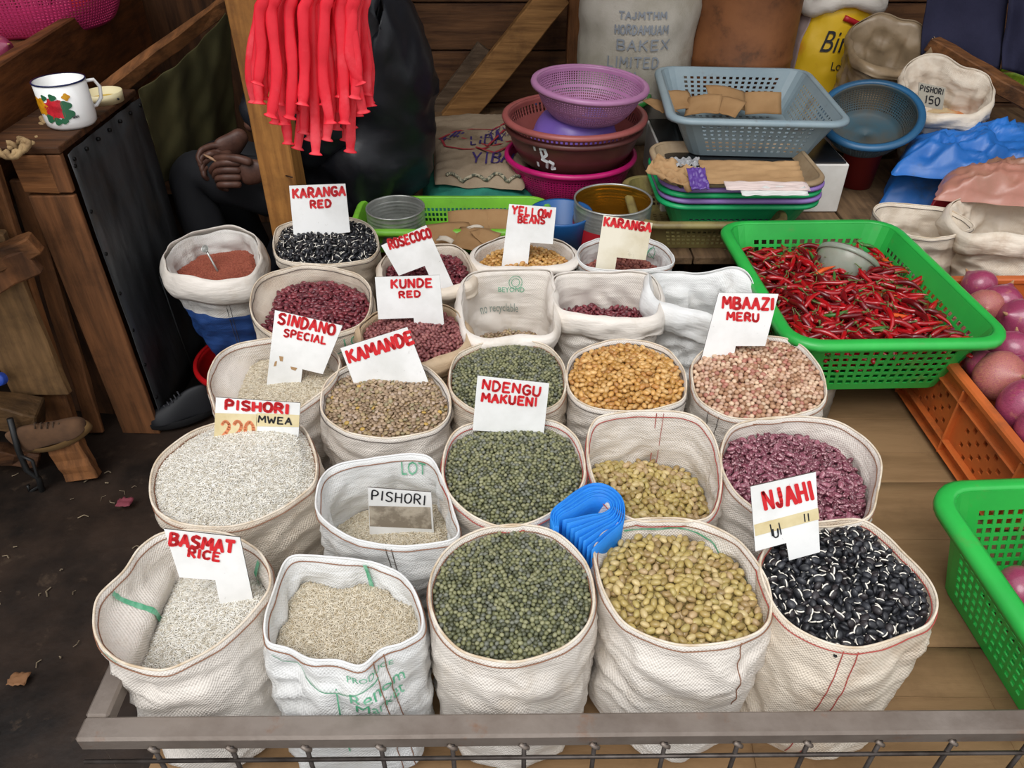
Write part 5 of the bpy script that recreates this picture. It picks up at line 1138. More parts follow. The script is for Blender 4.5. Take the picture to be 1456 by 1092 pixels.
paper(975, 233, .68, .09, .04, .1, 'crinkled clear plastic film behind the brown paper', (.2, 0), mat('clear_film', '#b8b8ba', .2, trans=.4), .014, 12, 'plastic_film')
# pink paper and blue colander and sacks at the right
paper(1165, 200, .60, .10, .16, .5, 'pale pink paper hanging beside the white carton', (.9, 0), mat('pinkish_paper', '#d9c6c0', .8), .006, 13, 'pink_paper')
BLC = mat('blue_colander_plastic', '#285f88', .4, col2='#2a5474', nscale=5); BLD = mat('grimy_blue_plastic', '#33505c', .6, col2='#4a4a44', nscale=6, nmix=(.4, .6))
cp = aty(1240, 172, 2.60); rt_ = lathe('red_tub', [(.001, 0), (.055, 0), (.065, .135), (.07, .135), (.07, .13), (.062, .125), (.05, .01), (.001, .01)], mat('red_tub_plastic', '#8c2420', .5), None, 40); rt_.location = (1.24, 2.66, .452); tag(rt_, 'dull red tub under the tilted blue colander', 'tub')
bc_ = bowl('blue_colander', 'grimy blue round colander tilted towards the front', 'basin', (cp.x+.01, cp.y+.045, cp.z-.068), .145, .10, .10, BLD, n=96, rows=14, holes=list(range(2, 12)), hf=(.5, .5), lipw=.022, tilt=(math.radians(22), math.radians(-11), 0), rim_mat=BLC)
BRP = mat('brown_film_sack', '#9a8468', .35, col2='#7a6850', nscale=5, bump=.5, bscale=30, stain='#6a5a44', stscale=8)
s1 = sack('grimy translucent brown sack gaping open beside the yellow sack', [(1208, 52, .85), (1222, 32, .89), (1262, 24, .91), (1305, 36, .89), (1328, 60, .84), (1310, 82, .81), (1282, 94, .80), (1245, 98, .80), (1220, 82, .82)], z=.81, bz=.46, br=.14, bc=(0, -.0), m=BRP, seed=31, fold=.012, infold=.012, depth=.3, cuff=.03, hem=False, wav=.02, group=None)
s2 = sack('creamy white sack with the PISHORI 150 card, slumped open', [(1283, 114, .77), (1292, 93, .80), (1322, 83, .82), (1370, 95, .81), (1405, 108, .79), (1413, 135, .76), (1392, 158, .73), (1350, 166, .72), (1312, 156, .73), (1290, 138, .75)], z=.74, bz=.46, br=.10, bulge=0, bc=(.06, .06), m=S_CREAM, seed=32, fold=.014, infold=.014, depth=.2, cuff=.05, hem=False, wav=.02, group=None)
bd = mesh_obj('sack_floor', [s2.I[-1][i] for i in range(NS)], [tuple(range(NS))], mat('pale_lining', '#a8b0a2', .6), s2.o)
bd = mesh_obj('sack_floor', [s1.I[-1][i] for i in range(NS)], [tuple(range(NS))], mat('green_lining', '#6a8062', .6), s1.o)
board('price_card', 'small cardboard card lettered PISHORI 150 in the slumped sack', [(1307, 117), (1345, 125), (1340, 156), (1304, 150)], (1322, 150), .715, .15, [('PISHORI', (1309, 121), (1342, 127), 10, .8, BLACKM), ('150', (1316, 136), (1337, 139), 14, 1.0, BLACKM)], m=mat('grey_card', '#a8a294', .7), group=None)
BT = mat('blue_tarp', '#2a6fc0', .42, col2='#2462ac', nscale=4, bump=.5, bscale=22, stain='#4a5a6a', stscale=6, strange=(.58, .75))
cushion('blue_tarp_sack', 'bulging blue tarpaulin sack with a folded top at the right', 'sack', [pz(1250, 288, .46), pz(1500, 310, .46), pz(1530, 190, .52), pz(1285, 205, .52)], .452, .15, BT, seed=21, wr=.03)
cushion('blue_tarp_fold', 'folded blue tarpaulin lying over the bulging blue sack', 'tarpaulin', [pz(1278, 218, .66), pz(1480, 230, .66), pz(1500, 158, .68), pz(1300, 178, .66)], .585, .07, BT, seed=25, wr=.035)
REDS = mat('red_printed_sack', '#c22a34', .4, col2='#a8222c', nscale=4, bump=.4, bscale=25); PKF = mat('pinkish_film', '#b07868', .35, col2='#8f6a54', nscale=4, bump=.5, bscale=22)
rs, at_ = cushion('red_sack', 'red printed sack with a small green round emblem', 'sack', [pz(1325, 285, .50), pz(1520, 290, .50), pz(1520, 232, .52), pz(1345, 240, .52)], .452, .13, REDS, seed=41, wr=.02)
lg = atz(1412, 272, .60)
o = lathe('emblem', [(.001, .004), (.018, .002), (.02, 0)], mat('emblem_green', '#2c7a4c', .5), rs, 28); o.location = at_(.50, .30)+Vector((0, 0, .004)); o.rotation_euler = (.5, 0, 0)
lathe('emblem_ring', [(.020, .0), (.024, .001)], mat('emblem_white', '#dfe6df', .5), o, 28)
write('small_print', [('NET 2 KG', lambda u, v: at_(.62+.2*u, .36-.05*v), Vector((0, -.4, .9)), .0014), ('FINE', lambda u, v: at_(.64+.14*u, .27-.05*v), Vector((0, -.4, .9)), .0014)], mat('dark_print', '#5a1a20', .6), rs, lift=.004)
cushion('pink_film_roll', 'rolled brownish pink plastic film over the red sack', 'plastic film', [pz(1333, 262, .62), pz(1510, 275, .62), pz(1510, 222, .64), pz(1352, 222, .64)], .57, .06, PKF, seed=44, wr=.03)
cushion('orange_film', 'torn orange and cream plastic under the slumped white sack', 'plastic film', [pz(1288, 190, .62), pz(1405, 190, .62), pz(1400, 150, .62), pz(1292, 160, .62)], .58, .05, mat('orange_cream_film', '#c9804a', .5, col2='#c8b088', nscale=5, nmix=(.45, .55)), seed=47, wr=.02)
s3 = sack('open cream sack with turned corner behind the orange crate', [(1242, 296), (1262, 289), (1310, 290), (1350, 300), (1385, 322), (1362, 334), (1320, 340), (1275, 330), (1250, 314)], z=.555, bz=.285, br=.09, bc=(.05, .03), m=S_CREAM, seed=33, fold=.010, infold=.01, depth=.2, thread='grey', wav=.01, group=None)
mesh_obj('sack_floor', [s3.I[-1][i] for i in range(NS)], [tuple(range(NS))], S_CREAM, s3.o)
s4 = sack('crumpled cream sack at the right edge behind the onions', [(1348, 298), (1370, 282), (1420, 276), (1480, 284), (1510, 315), (1480, 336), (1430, 338), (1385, 334), (1358, 318)], z=.575, bz=.285, br=.12, bc=(.02, -.02), m=S_CREAM, seed=34, fold=.014, infold=.012, depth=.2, cuff=.06, wav=.015, group=None)
mesh_obj('sack_floor', [s4.I[-1][i] for i in range(NS)], [tuple(range(NS))], S_CREAM, s4.o)
# rail, navy cloth, banana leaf, dark gap at the top right
tag(beam('rear_rail', aty(1325, 62, 3.05), aty(1475, 150, 2.75), .05, .07, W_MID('X'), None, rough_edges=.004), 'sloping brown rail below the navy cloth', 'rail')
NV = mat('navy_cloth', '#2a2a44', .9, col2='#20203a', nscale=5, bump=.3, bscale=120)
def cloth(name, label, quad, Y, m, cat='cloth', n=24, amp=.02, fr=14, seed=0):
    P = []
    for j in range(n+1):
        row = []
        for i in range(n+1):
            u, v = i/n, j/n; x = (quad[0][0]*(1-u)+quad[1][0]*u)*(1-v)+(quad[3][0]*(1-u)+quad[2][0]*u)*v; y = (quad[0][1]*(1-u)+quad[1][1]*u)*(1-v)+(quad[3][1]*(1-u)+quad[2][1]*u)*v
            p = aty(x, y, Y); row.append(p+Vector((0, amp*math.sin(u*fr+seed+v)+amp*mn.noise((u*3, v*2, seed)), 0)))
        P.append(row)
    o = grid_obj(name, P, m, None, None, .004, None, .5, True, closed=False); tag(o, label, cat); return o
NC = cloth('navy_garment', 'navy blue cloth garment hanging with a slit at the upper right', [(1325, -60), (1435, -60), (1420, 98), (1312, 82)], 3.05, NV, 'garment', fr=5)
cl2 = cloth('side_flap', 'x', [(1437, -20), (1490, -60), (1462, 108), (1428, 100)], 3.0, NV, fr=4); cl2.parent = NC
for k_ in ('label', 'category'): del cl2[k_]
BLF = mat('banana_leaf', '#8aa024', .5, col2='#6a8a1c', nscale=8, stretch=(12, 1, 1))
for i, (a, b) in enumerate([((1405, 108), (1490, 140)), ((1435, 95), (1500, 120)), ((1420, 100), (1480, 90))]):
    q0, q1 = aty(a[0], a[1], 3.2), aty(b[0], b[1], 3.1); P = []
    for k in range(11):
        t = k/10; c = q0.lerp(q1, t)+Vector((0, 0, .02*math.sin(t*PI))); w = .03*math.sin(t*PI*.9+.2); P.append([c+Vector((0, -.2, 1)).normalized()*w*s+Vector((0, -.006*abs(s), 0)) for s in (-1, -.5, 0, .5, 1)])
    o = grid_obj('banana_leaf', P, BLF, None, None, .0015, None, .5, True, closed=False); tag(o, ['long yellow-green leaf below the navy garment', 'upper yellow-green leaf at the right frame edge', 'short yellow-green leaf behind the navy slit'][i], 'leaf')
# ---------------------------------------------------------------- left side things
ENM = mat('white_enamelware', '#f4f4f2', .15, spec=.6, coat=.4); BRIM = mat('navy_enamel_rim', '#1c2350', .25)
mp_ = atz(104, 176, .898); MG = empty('enamel_mug', (mp_.x, mp_.y, .898)); tag(MG, 'white enamel mug with red and yellow flowers and a navy rim', 'mug')
mr, mh = .060, .108
lathe('mug_body', [(.001, .002), (mr*.9, .002), (mr*.97, .008), (mr, .02), (mr*1.0, mh)], ENM, MG, 48, thick=.0015)
lathe('navy_rim', [(mr-.0005, mh-.002), (mr+.002, mh-.001), (mr+.0022, mh+.002), (mr-.0005, mh+.0022)], BRIM, MG, 48)
tube('handle', [(mr*.98, -.005, mh-.016), (mr+.022, -.012, mh-.016), (mr+.032, -.014, mh-.035), (mr+.028, -.012, mh-.062), (mr+.012, -.008, mh-.078), (mr*.98, -.004, mh-.080)], .0045, ENM, MG, 10).rotation_euler = (0, 0, 1.0)
def mugpt(a, z): return Vector((math.cos(a)*(mr+.0022), math.sin(a)*(mr+.0022), z))
def petals(name, a0, z0, r, col, k=5, m2=None):
    vs = []; fs = []; n = 30
    for ring in range(5):
        for i in range(n): t = 2*PI*i/n; rr = 1.22*r*ring/4*(1+.16*math.cos(k*t)); vs.append(mugpt(a0+rr*math.cos(t)/mr, z0+rr*math.sin(t)*.95))
    for ring in range(4):
        for i in range(n): fs.append((ring*n+i, ring*n+(i+1) % n, (ring+1)*n+(i+1) % n, (ring+1)*n+i))
    mesh_obj(name, vs, fs, col, MG)
RF_ = mat('flower_red', '#d8303c', .3, col2='#a81c28', nscale=60); YF_ = mat('flower_yellow', '#e8a820', .3, col2='#c98414', nscale=60); LF_ = mat('flower_leaf', '#2f6a4a', .3)
petals('flower_print', -1.55, .055, .021, RF_, 7); petals('flower_print', -2.18, .060, .018, YF_, 6); petals('flower_print', -1.0, .082, .007, YF_, 4)
for a, z, r in ((-1.85, .032, .009), (-1.55, .026, .008), (-1.1, .042, .011), (-1.1, .062, .010), (-1.5, .083, .007), (-1.3, .026, .006), (-1.85, .082, .006)): petals('leaf_print', a, z, r, LF_, 3)
write('small_print', [('WAN', lambda u, v: mugpt(-.98+.22*u, .036-.006*v), lambda p: Vector((p.x, p.y, 0)).normalized(), .0007)], BLACKM, MG)
lp = atz(150, 144, .897); LD = empty('jar_lid', (lp.x, lp.y, .898)); tag(LD, 'cream round lid with a yellow inside lying behind the mug', 'lid')
lathe('lid_wall', [(.001, .003), (.046, .003), (.048, 0), (.049, .026)], mat('cream_plastic', '#e0d3a8', .5), LD, 40, thick=.002); lathe('lid_lining', [(.001, .006), (.044, .006)], mat('yellow_lining', '#c9a83c', .6, col2='#a8862c', nscale=20), LD, 40)
tube('dark_spot', [(.047, -.022, .012), (.050, -.024, .012)], .003, BLACKM, LD, 6)
# pink basket and produce on the neighbour's counter
PK = mat('pink_mesh', '#e0407c', .5, col2='#cc3670', nscale=5); pk = atz(38, 60, .97)
bowl('pink_mesh_basket', 'pink plastic mesh basket on the neighbour counter', 'basket', (pk.x-.10, pk.y+.27, .968), .30, .23, .19, PK, n=150, rows=22, holes=range(1, 21), hf=(.55, .55), lipw=.015)
on_ = onion(atz(10, 70, 1.0)+Vector((-.02, 0, 0)), .038, 'purple onion on the neighbour counter under the pink basket', None, 0)
tm = lathe('tomato', [(.002, -.030), (.02, -.028), (.034, -.014), (.038, 0), (.034, .016), (.02, .026), (.006, .022), (.001, .020)], mat('tomato_skin', '#d83c1e', .25), None, 28); tp_ = atz(128, 4, 1.0); tm.location = (tp_.x-.03, tp_.y, 1.005); tag(tm, 'red tomato on the neighbour counter beside the pink basket', 'tomato')
# blue and white sack of red powder, with bucket
BWS = woven('sack_blue_white', '#e6e2dc', '#b8a896', (.5, .8))
N = BWS.node_tree; b = N.nodes['Principled BSDF']; tcn = N.nodes.new('ShaderNodeTexCoord'); sp_ = N.nodes.new('ShaderNodeSeparateXYZ'); N.links.new(tcn.outputs['Object'], sp_.inputs[0])
lt_ = N.nodes.new('ShaderNodeMath'); lt_.operation = 'LESS_THAN'; lt_.inputs[1].default_value = .405; N.links.new(sp_.outputs['Z'], lt_.inputs[0]); mx = N.nodes.new('ShaderNodeMix'); mx.data_type = 'RGBA'; old = b.inputs['Base Color'].links[0].from_socket
N.links.new(lt_.outputs[0], mx.inputs[0]); N.links.new(old, mx.inputs[6]); mx.inputs[7].default_value = srgb('#2c5090'); N.links.new(mx.outputs[2], b.inputs['Base Color'])
s5 = sack('blue and white sack of red powder standing in a red basin', [(236, 376), (246, 352), (290, 334), (330, 330), (362, 342), (368, 372), (350, 395), (300, 402), (255, 396)], z=.52, bz=.06, br=.05, bc=(.02, .02), m=BWS, rail=False, seed=51, fold=.012, infold=.010, depth=.14, bulge=.12, hem=False, wav=.015, group=None)
kind('powder', .004, .004, .003, ['#b4553c', '#a84c34', '#bc5e42'], grainmat('pow', .9), nu=5, nv=4)
fill(s5, 'powder', 'dull red ground powder in the blue and white sack', 'red_powder', drop=.055, dome=.02, cat='powder', layers=1)
rows = []
for k in range(9):
    t = k/8; rows.append([p+Vector((p.x-s5.c.x, p.y-s5.c.y, 0)).normalized()*(.022*math.sin(t*PI*.8+.1)+.006*mn.noise((p.x*20, p.y*20, t*2)))+Vector((0, 0, .012-.075*t+.010*mn.noise((p.x*14, p.y*14, 5)))) for p in s5.R])
grid_obj('rolled_cuff', rows, S_WHITE, s5.o, None, .003)
seam(s5, idx_at(s5, 312), .15, .95, 'grey', 1, 1.2)
spn = empty('spoon', (0, 0, 0)); tag(spn, 'small metal spoon stuck in the red powder', 'spoon'); a = aty(292, 354, 1.98); b_ = aty(303, 374, 1.96); tube('spoon_handle', [a, a.lerp(b_, .5), b_, b_+(b_-a)*.6], .003, TINM, spn, 6, taper=[1.6, 1, 1, 1]); 
o = lathe('spoon_bowl', [(.001, -.004), (.006, -.003), (.010, .001), (.011, .003)], TINM, spn, 16, thick=.001); o.location = a; o.rotation_euler = (.8, -.3, 0)
rb = atz(308, 520, .03); bowl('red_basin', 'red plastic basin on the ground under the blue and white sack', 'basin', (s5.c.x+.01, s5.c.y+.035, .008), .155, .10, .14, mat('red_bucket', '#b81418', .35), n=64, lipw=.012)
# black shoe on the ground
def shoe(name, label, loc, rz, L, m, sole, lace=None, tilt=(0, 0), high=.09, stripes=None):
    R = empty(name, loc); R.rotation_euler = (tilt[0], tilt[1], rz); tag(R, label, 'shoe'); P = []
    secs = [(-.5, .30, .75), (-.45, .62, .95), (-.3, .80, 1.0), (-.12, .80, .95), (.05, .85, .72), (.2, .98, .55), (.35, .95, .46), (.45, .70, .38), (.5, .30, .25)]
    for x, w, h in secs:
        row = []
        for k in range(20):
            a = 2*PI*k/20; cy_ = math.cos(a)*w*L*.19; cz = math.sin(a); zz = (cz*high*h if cz > 0 else cz*.004)+.022; row.append(Vector((x*L, cy_*(1-.25*max(0, cz)), zz)))
        P.append(row)
    vs = [p for r_ in P for p in r_]; fs = [(i*20+k, i*20+(k+1) % 20, (i+1)*20+(k+1) % 20, (i+1)*20+k) for i in range(8) for k in range(20)]; fs += [tuple(range(20))[::-1], tuple(160+k for k in range(20))]
    o = mesh_obj('upper', vs, fs, m, R, True); subd(o, 2)
    P = []
    for zz, g in ((.026, 1.03), (.020, 1.07), (.004, 1.06), (0, 1.0)):
        P.append([Vector((.5*L*g*math.cos(a), L*.19*g*math.sin(a)*(.86+.14*math.cos(a)-.10*math.cos(2*a)), zz)) for a in [2*PI*k/40 for k in range(40)]])
    grid_obj('sole', P, sole, R, None, 0, None, .5, True, capb=True)
    if lace:
        for k in range(5):
            x = -.02+.06*k; hz = high*(.92-.10*k)+.02; tube('lace', [(x*L, -.05*L, hz-.006), (x*L+.004, 0, hz+.004), (x*L, .05*L, hz-.006)], .0022, lace, R, 6)
    if stripes:
        for k in range(3):
            x = (.02+.09*k)*L; tube('side_stripe', [(x, -.135*L, .03), (x-.012, -.12*L, .05), (x-.02, -.085*L, .066)], .0035, stripes, R, 6)
    return R
sh = atz(266, 600, .0); shoe('sneaker', 'dark sneaker with grey stripes on the ground behind the rice sack', (sh.x, sh.y, .013), math.radians(208), .20, mat('black_shoe', '#17181c', .6), mat('dark_sole', '#101012', .7), mat('grey_lace', '#3c3c40', .8), stripes=mat('grey_stripe', '#6a6a70', .7))
bs = aty(78, 612, 1.62); b5 = shoe('worn_boot', 'worn mud-brown suede shoe propped on the boards at the left', (bs.x, bs.y, bs.z-.03), math.radians(8), .20, mat('mud_suede', '#6a4c34', .95, col2='#4a3424', nscale=8, bump=.5, bscale=40), mat('mud_sole', '#7a5c34', .9), mat('brown_lace', '#4a3828', .9), tilt=(.35, -.28), high=.075)
STR = mat('black_strap', '#141414', .5)
q = [aty(14, 595, 1.58), aty(26, 640, 1.56), aty(38, 668, 1.55), aty(55, 680, 1.55), aty(62, 705, 1.55)]; o = tube('black_strap', q, .008, STR, None, 8); tag(o, 'dangling black rubber strap at the left edge', 'strap')
tube('buckle', [aty(30, 648, 1.555), aty(46, 655, 1.55), aty(58, 690, 1.55), aty(42, 700, 1.55), aty(40, 690, 1.55)], .005, STR, o, 6)
bp = aty(2, 538, 1.66); bx_ = lathe('bottle_cap', [(.001, .02), (.016, .02), (.018, .015), (.018, 0)], mat('blue_cap', '#2a50b8', .4), None, 24); bx_.location = bp; bx_.rotation_euler = (1.2, 0, 0); tag(bx_, 'small blue plastic cap at the left edge', 'cap')
# litter on the ground
for k, (px, py, lb) in enumerate([(28, 967, 'crumpled brown leaf on the dark ground near the cart corner'), (178, 716, 'dull red dried petal on the ground left of the rice sacks')]):
    p = atz(px, py, .012); P = [[Vector((.02*(i-3)/3, .016*(j-3)/3, .008*mn.noise((i*.7, j*.7, k))+.006)) for i in range(7)] for j in range(7)]
    o = grid_obj('dry_leaf', P, mat('dry_leaf', '#7a5434', .8) if k == 0 else mat('dry_petal', '#7a3440', .8), None, None, .001, None, .5, True, closed=False); o.location = p; tag(o, lb, 'leaf')
v = []; fs = []
for k in range(90):
    x = random.uniform(-1.6, -.66); y = random.uniform(.45, 1.7); z = .012*mn.noise((x*5, y*5, 0))+.006*mn.noise((x*17, y*17, 3))+.004; a = random.uniform(0, 6.3); L = random.uniform(.006, .03)
    vv, ff = tube_geo([(x, y, z), (x+L*.5*math.cos(a), y+L*.5*math.sin(a), z+.002), (x+L*math.cos(a+.5), y+L*math.sin(a+.5), z)], random.uniform(.0006, .002), 4, base=len(v)); v += vv; fs += ff
tag(mesh_obj('straw_litter', v, fs, mat('straw_bits', '#8f7f66', .9, col2='#4e4234', nscale=20)), 'scattered straw bits and grit on the dark ground', 'litter', None, 'stuff')

# ---------------------------------------------------------------- red rubber bands hanging in front of the post
RB = empty('rubber_band_bundle', (-.44, 1.72, 1.9)); tag(RB, 'bundle of long bright red rubber bands hanging in front of the post', 'rubber bands')
RBM = mat('red_rubber', '#f32a3c', .42, col2='#e01f30', nscale=9, stain='#fb5a64', stscale=7, strange=(.5, .72), sss=.0, bump=.25, bscale=30)
random.seed(21)
ends = [(366, 120), (380, 130), (445, 130), (512, 120), (410, 205), (460, 185), (485, 140), (362, 146), (527, 152), (369, 148), (385, 166), (392, 176), (405, 178), (412, 168), (423, 212), (432, 190), (449, 220), (440, 176), (455, 196), (464, 199), (470, 176), (478, 184), (498, 216), (490, 176), (500, 182), (508, 165), (517, 160), (524, 145), (521, 136), (398, 150), (430, 150), (452, 160), (482, 158), (505, 140), (418, 160), (375, 140), (463, 150), (492, 200), (441, 200)]
for i, (ex, ey) in enumerate(ends):
    Y = 1.66+.12*((i*7) % 10)/10; e = aty(ex, ey, Y); tx = 372+(ex-365)*.86+random.uniform(-4, 4); m_ = aty(tx+(ex-tx)*.3, 20, Y)
    top = aty(tx+3, -70, Y); hk = Vector((-.44+.75*(top.x+.44), 1.72, 1.9)); q = []
    ctl = [hk, top, m_, m_.lerp(e, .55)+Vector((random.uniform(-.014, .014), random.uniform(-.01, .01), 0)), e]
    for a in range(len(ctl)-1):
        a0, a1, a2, a3 = ctl[max(a-1, 0)], ctl[a], ctl[a+1], ctl[min(a+2, len(ctl)-1)]
        for s in range(6): t = s/6; q.append(.5*((2*a1)+(-a0+a2)*t+(2*a0-5*a1+4*a2-a3)*t*t+(-a0+3*a1-3*a2+a3)*t**3))
    q.append(e); d = (q[-1]-q[-2]).normalized(); q[-1] = e-d*.006; q += [e-d*.002, e]
    n = len(q); tp = [.5+.5*min(1, k/6)+.08*math.sin(k*1.3+i) for k in range(n)]; tp[-4] = .85; tp[-3] = .80; tp[-2] = 1.25; tp[-1] = 1.35
    v, f = tube_geo(q, .0115, 12, False, tp); ax = Vector((0, 1, 0))
    c = [q[k//12] for k in range(len(v))]; v = [cc+Vector(((p-cc).x, (p-cc).y*.45, (p-cc).z)) for p, cc in zip(v, c)]
    mesh_obj('rubber_band', v, f, RBM, RB, True)
    # mesh_obj children keep world coordinates: take the parent's place out
for ch in RB.children: ch.matrix_parent_inverse = Matrix.Translation((.44, -1.72, -1.9))
h_ = tube('hanging_cord', [(-.44, 1.72, 1.88), (-.44, 1.74, 2.4), (-.44, 1.9, 2.7), (-.44, 2.1, 2.93)], .005, ROPE, RB, 6); h_.matrix_parent_inverse = Matrix.Translation((.44, -1.72, -1.9))
o = tube('tie_cord', [(-.44+.05*math.cos(a), 1.72+.02*math.sin(a), 1.86) for a in [2*PI*k/16 for k in range(16)]], .006, ROPE, RB, 6, True); o.matrix_parent_inverse = Matrix.Translation((.44, -1.72, -1.9))

# ---------------------------------------------------------------- the seated person
def skin(nodes, edges, sub=2):
    """grow a surface round a skeleton; nodes: (point, radius or (rx, ry)); returns an evaluated mesh"""
    me = bpy.data.meshes.new('skeleton'); me.from_pydata([tuple(p) for p, r in nodes], edges, []); o = bpy.data.objects.new('skeleton', me); COL.objects.link(o)
    md = o.modifiers.new('skin', 'SKIN'); md.use_smooth_shade = True
    if not me.skin_vertices: me.skin_vertices.new()
    for i, (p, r) in enumerate(nodes):
        sv = me.skin_vertices[0].data[i]; sv.radius = r if isinstance(r, tuple) else (r, r); sv.use_root = (i == 0)
    s = o.modifiers.new('sub', 'SUBSURF'); s.levels = sub; s.render_levels = sub
    dg = bpy.context.evaluated_depsgraph_get(); dg.update(); m = bpy.data.meshes.new_from_object(o.evaluated_get(dg)); bpy.data.objects.remove(o); return m
def join(name, meshes, m, parent, disp=None):
    bm = bmesh.new()
    for x in meshes: bm.from_mesh(x)
    if disp:
        bm.normal_update()
        for v in bm.verts:
            p = v.co; k = disp
            v.co = p+v.normal*(k*(mn.noise((p.x*5, p.y*5, p.z*4))+.7*(1-2*abs(mn.noise((p.x*10+p.z*7, p.y*10, p.z*6+7))))+.3*(1-2*abs(mn.noise((p.x*22, p.y*22, p.z*14))))))
    for f in bm.faces: f.material_index = 0
    return bm_obj(name, bm, m, parent, True)
SKN = mat('dark_skin', '#5f4034', .5, col2='#4a2f26', nscale=30, spec=.4, bump=.15, bscale=120)
JK = mat('black_nylon', '#1b1d23', .42, col2='#101116', nscale=4, spec=.4, bump=.9, bscale=9); TR = mat('black_trousers', '#121318', .85, bump=.3, bscale=30)
pel = aty(548, 300, 2.52); PE = empty('person', (pel.x, pel.y, 0)); tag(PE, 'seated person in a black nylon jacket and dark trousers with hands together', 'person')
def A(x, y, Y): return aty(x, y, Y)
chest = A(528, 40, 2.50); neck = A(506, -60, 2.46); head = neck+Vector((-.05, -.02, .17))
sn = A(522, 10, 2.36); en = A(462, 190, 2.36); wn = A(392, 238, 2.33)
sf = A(500, -5, 2.68); ef = A(415, 110, 2.62); wf = A(350, 186, 2.46)
kn = A(262, 242, 2.40); an = Vector((kn.x+.10, 2.30, .07)); kf = A(300, 222, 2.66); af = Vector((kf.x+.12, 2.62, .07))
body = skin([(pel, .11), (pel.lerp(chest, .5), .10), (chest, .12), (neck, .055), (head-Vector((0, 0, .05)), .055), (sn, .05), (en, .036), (wn, .026), (sf, .05), (ef, .036), (wf, .026), (pel.lerp(kn, .3), .07), (kn, .05), (an, .035), (pel.lerp(kf, .3), .07), (kf, .05), (af, .035)],
            [(0, 1), (1, 2), (2, 3), (3, 4), (2, 5), (5, 6), (6, 7), (2, 8), (8, 9), (9, 10), (0, 11), (11, 12), (12, 13), (0, 14), (14, 15), (15, 16)])
parts = [body]
# hands: palm plus five separate bent fingers each
def hand(w, palm, kn_, fingers, thumb):
    out = [skin([(w, .026), (w.lerp(palm, .6), (.024, .034)), (palm, (.024, .046)), (kn_, (.019, .046))], [(0, 1), (1, 2), (2, 3)])]
    for f in fingers: out.append(skin([(p, .0128-.0012*i) for i, p in enumerate(f)], [(i, i+1) for i in range(len(f)-1)]))
    out.append(skin([(p, .0150-.0014*i) for i, p in enumerate(thumb)], [(i, i+1) for i in range(len(thumb)-1)])); return out
uf = []
for k in range(4):
    uf.append([A(318, 208+9*k, 2.41-.008*k), A(302-1*k, 207+10*k, 2.40-.010*k), A(286+1*k, 213+9.5*k, 2.375-.010*k), A(281+3*k, 225+8.5*k, 2.355-.008*k), A(288+3*k, 235+7*k, 2.345)])
parts += hand(wf, A(328, 208, 2.43), A(306, 220, 2.40), uf, [A(330, 218, 2.40), A(312, 222, 2.36), A(300, 218, 2.34), A(291, 224, 2.335)])
lf = []
for k in range(4):
    lf.append([A(345, 232+10*k, 2.31-.004*k), A(322, 231+10.5*k, 2.30-.006*k), A(306+1.5*k, 234+9.5*k, 2.305-.006*k), A(299+5*k, 243+8*k, 2.315), A(308+6*k, 252+6*k, 2.33)])
parts += hand(wn, A(362, 244, 2.32), A(336, 248, 2.31), lf, [A(360, 232, 2.30), A(338, 225, 2.30), A(318, 224, 2.31), A(303, 226, 2.325)])
# head with face
bmh = bmesh.new(); bmesh.ops.create_uvsphere(bmh, u_segments=32, v_segments=24, radius=1)
fd = Vector((-.75, -.55, -.25)).normalized(); sd_ = Vector((fd.y, -fd.x, 0)).normalized(); ud = sd_.cross(fd).normalized()
if ud.z < 0: ud = -ud
for v in bmh.verts:
    x, y, z = v.co; x2 = x*.095; y2 = y*.073*(1-.18*max(0, -z)); z2 = z*.115
    if x > .3: x2 += .022*math.exp(-((y/.16)**2+((z+.12)/.22)**2)); x2 -= .008*math.exp(-(((abs(y)-.38)/.2)**2+((z-.08)/.14)**2)); x2 += .006*math.exp(-((y/.35)**2+((z+.48)/.10)**2))
    x2 -= .018*max(0, -z-.3)*(x < 0)
    v.co = head+Vector((0, 0, .03))+fd*x2+sd_*y2+ud*z2
mh_ = bpy.data.meshes.new('head'); bmh.to_mesh(mh_); bmh.free(); parts.append(mh_)
BODY = join('body', parts, SKN, PE); hc = head+Vector((0, 0, .03))
for s in (-1, 1):
    lathe('eye', [(.001, .011), (.008, .008), (.011, 0), (.008, -.008), (.001, -.011)], mat('eye_white', '#e0dcd4', .2), PE, 16, Matrix.Translation(hc+fd*.080+sd_*.030*s+ud*.010)).matrix_parent_inverse = Matrix.Translation((-pel.x, -pel.y, 0))
    lathe('ear', [(.001, .03), (.010, .026), (.014, 0), (.010, -.024), (.001, -.03)], SKN, PE, 14, Matrix.Translation(hc+sd_*.074*s-fd*.008)).matrix_parent_inverse = Matrix.Translation((-pel.x, -pel.y, 0))
P = []
for j in range(10):
    t = j/9*1.25; P.append([hc+(fd*(math.sin(t)*math.cos(a)*.100-.012)+sd_*math.sin(t)*math.sin(a)*.080+ud*math.cos(t)*.124+ud*.006) for a in [2*PI*k/30 for k in range(30)]])
grid_obj('hair', P, mat('black_hair', '#0d0c0c', .9, bump=1, bscale=200), PE)
